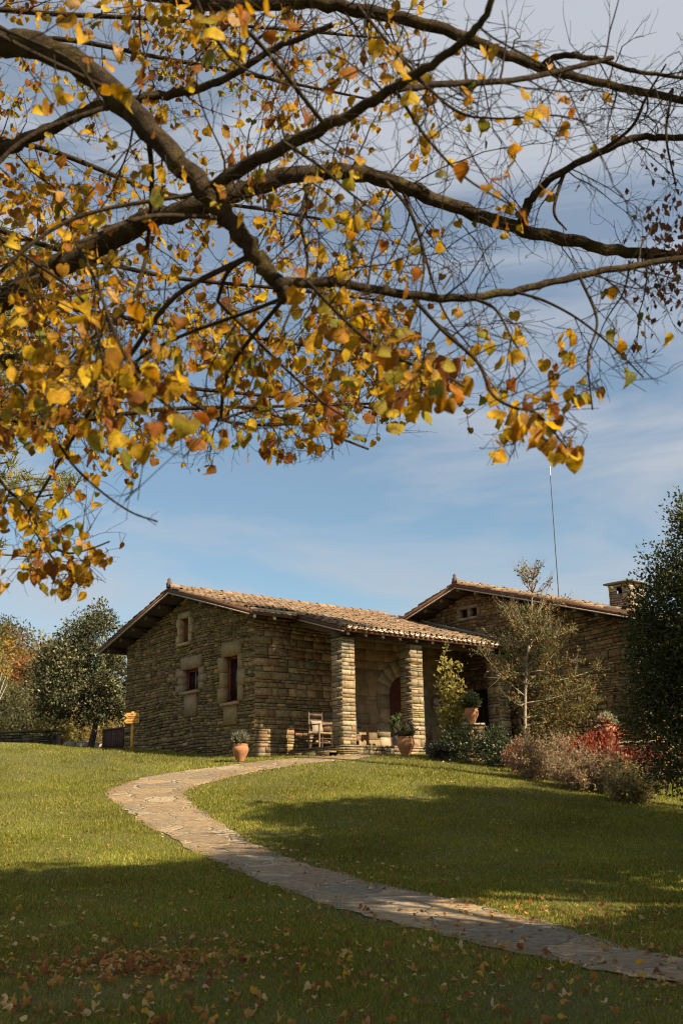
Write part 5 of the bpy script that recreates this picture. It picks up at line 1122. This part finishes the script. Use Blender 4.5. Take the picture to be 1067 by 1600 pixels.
# ================================================================== lawn grass and fallen leaves
rg = np.random.RandomState(700)
def sample_lawn(n, y0, y1, ex=1.15):
    y = rg.uniform(y0, y1, n); hw = .34 * ex * y + .6; x = rg.uniform(-1, 1, n) * hw; return x, y
HOUSE = np.array([G(-1.2, 10.2, 0)[:2], G(-1.2, 2.45, 0)[:2], G(-.4, 2.45, 0)[:2], G(-.4, .15, 0)[:2], G(0, 0, 0)[:2], G(7.3, -.1, 0)[:2], G(7.3, -6, 0)[:2], G(20, -6, 0)[:2], G(20, 12, 0)[:2]])
xj = lambda x: x + rg.normal(0, .06, len(x)) + .09 * np.sin(x * 7.3) * np.sin(x * 2.9 + 1)
gm = MB()
BLADE = (np.array([[-.09, 0, 0], [.09, 0, 0], [.03, .62, .10], [-.03, .62, .10], [0, 1, .3]]), [[0, 1, 2], [0, 2, 3], [3, 2, 4]])
BL3 = (np.array([[-.13, 0, 0], [.13, 0, 0], [0, 1, .25]]), [[0, 1, 2]])
GPAL = [(.175, .20, .022, 3), (.24, .245, .034, 3), (.115, .15, .016, 2.4), (.33, .28, .07, 1.1), (.42, .34, .11, .5)]
for (y0, y1, n, sz, tm) in ((4.5, 8, 170000, .033, BLADE), (8, 12, 230000, .036, BL3), (12, 18, 260000, .043, BL3), (18, 26, 260000, .052, BL3), (26, 41, 260000, .056, BL3)):
    x, y = sample_lawn(n, y0, y1); ok = ~in_poly(xj(x), xj(y), PATH_POLY) & ~in_poly(x, y, HOUSE); x, y = x[ok], y[ok]; n = len(x); z = ground(x, y)
    pz = .5 + .5 * np.sin(x * .9 + 1.7 * np.sin(y * .33)) * np.sin(y * .7 + 1.3 * np.sin(x * .4)); dry = np.clip(.35 + .5 * pz + rg.normal(0, .25, n), 0, 1)[:, None]
    col = pick(rg, GPAL, n, .15); col = col * (1 - .45 * dry) + col.mean(1)[:, None] * np.array([1.75, 1.40, .42]) * .45 * dry
    D = rg.normal(0, .48, (n, 3)); D[:, 2] = 1
    pt_ = 1 + .28 * np.sin(x * 2.3 + 2 * np.sin(y * 1.1)) * np.sin(y * 1.9 + np.sin(x * 1.7)) + .35 * (rg.rand(n) < .03)
    leaves(gm, np.stack([x, y, z - .004], 1), D, sz * pt_ * rg.uniform(.5, 1.25, n), col, tm, rg)
tag(gm.build('grass', M_grass), 'short lawn grass, part sunlit and part shaded', 'grass', kind='stuff')
# ragged tufts over the path edges come from the same sheet; fallen leaves next
FPAL = [(.38, .17, .05, 3), (.48, .25, .08, 3), (.26, .10, .04, 2.3), (.60, .42, .22, 2), (.56, .34, .05, 1), (.20, .085, .035, 1.6)]
def leaf_pts(n, y0, y1):
    x, y = sample_lawn(n, y0, y1, 1.1); return x, y
X1, Y1 = leaf_pts(6800, 5.4, 15)
d_ = np.exp(-((X1 + 1.6) ** 2 / .8 + (Y1 - 8.2) ** 2 / .8)) * .5 + np.clip((14.5 - Y1) / 14, .06, .5) * np.clip(.95 - X1 * .09, .5, 1.1)
k_ = rg.rand(len(X1)) < d_; X1, Y1 = X1[k_], Y1[k_]
px_, py_ = -1.55 + rg.normal(0, .36, 270), 8.25 + rg.normal(0, .36, 270)     # raked heap
X2, Y2 = leaf_pts(700, 13, 28); k_ = rg.rand(700) < .75; X2, Y2 = X2[k_], Y2[k_]
e_ = np.concatenate([Lp + rg.normal(0, .12, Lp.shape), Rp + rg.normal(0, .16, Rp.shape), Rp + rg.normal(0, .22, Rp.shape)])  # drifted along the path edge
XA = np.concatenate([X1, px_, X2, e_[:, 0]]); YA = np.concatenate([Y1, py_, Y2, e_[:, 1]])
ok = ~in_poly(XA, YA, HOUSE) & (YA > 5.3); XA, YA = XA[ok], YA[ok]
ZA = ground(XA, YA) + np.where(in_poly(XA, YA, PATH_POLY), .02, .034) + rg.uniform(-.006, .008, len(XA))
cA = pick(rg, FPAL, len(XA), .15); sA = rg.uniform(.022, .054, len(XA))
heap = np.exp(-((XA + 1.15) ** 2 / .3 + (YA - 8.35) ** 2 / .3)); cA = cA * (1 - heap[:, None] * .5) + np.array([.22, .075, .04]) * heap[:, None] * .5
px, py, dp = projv(np.stack([XA, YA, ZA], 1)); vis = (px > -10) & (px < 1077) & (py < 1605)
order = np.argsort(np.where(vis, sA / dp, 0))[::-1]; ind, rest = order[:300], order[300:]
proto = []
for k, (fo, cu) in enumerate(((.6, .7), (1.0, 1.0), (-.5, .8), (1.4, 1.2))):
    for ci in range(6):
        T_, F3 = heart(fo, cu); mm = MB(); mm.add(T_ - np.array([0, .5, 0]), F3, FPAL[ci][:3]); o = mm.build('fallen_leaf', M_leaf); proto.append(o.data); bpy.data.objects.remove(o)
LABS = ['curled orange-brown fallen leaf on the shaded near lawn', 'light brown fallen leaf on the shaded near lawn', 'dark brown fallen leaf on the shaded near lawn', 'pale tan fallen leaf on the shaded near lawn', 'yellow fallen leaf on the shaded near lawn', 'deep russet fallen leaf on the shaded near lawn']
fp = np.array([f[:3] for f in FPAL])
for i in ind:
    ci = int(np.argmin(((fp - cA[i]) ** 2).sum(1))); o = bpy.data.objects.new('fallen_leaf', proto[rg.randint(4) * 6 + ci]); SC.collection.objects.link(o)
    o.location = (XA[i], YA[i], ZA[i]); o.rotation_euler = (rg.normal(0, .35), rg.normal(0, .35), rg.uniform(0, 6.28)); s = float(sA[i]); o.scale = (s, s, s)
    tag(o, LABS[ci], 'leaf', 'fallen leaves scattered on the near lawn')
n = len(rest); Dh = rg.normal(size=(n, 3)); Dh[:, 2] *= .25; nr = np.tile([0, 0, 1.0], (n, 1)) + rg.normal(0, .4, (n, 3)); lm = MB()
leaves(lm, np.stack([XA, YA, ZA], 1)[rest], Dh, sA[rest], cA[rest], heart(.5, .5), rg, nr); tag(lm.build('leaf_litter', M_leaf), 'brown and orange leaf litter strewn over lawn and path', 'leaf litter', kind='stuff')
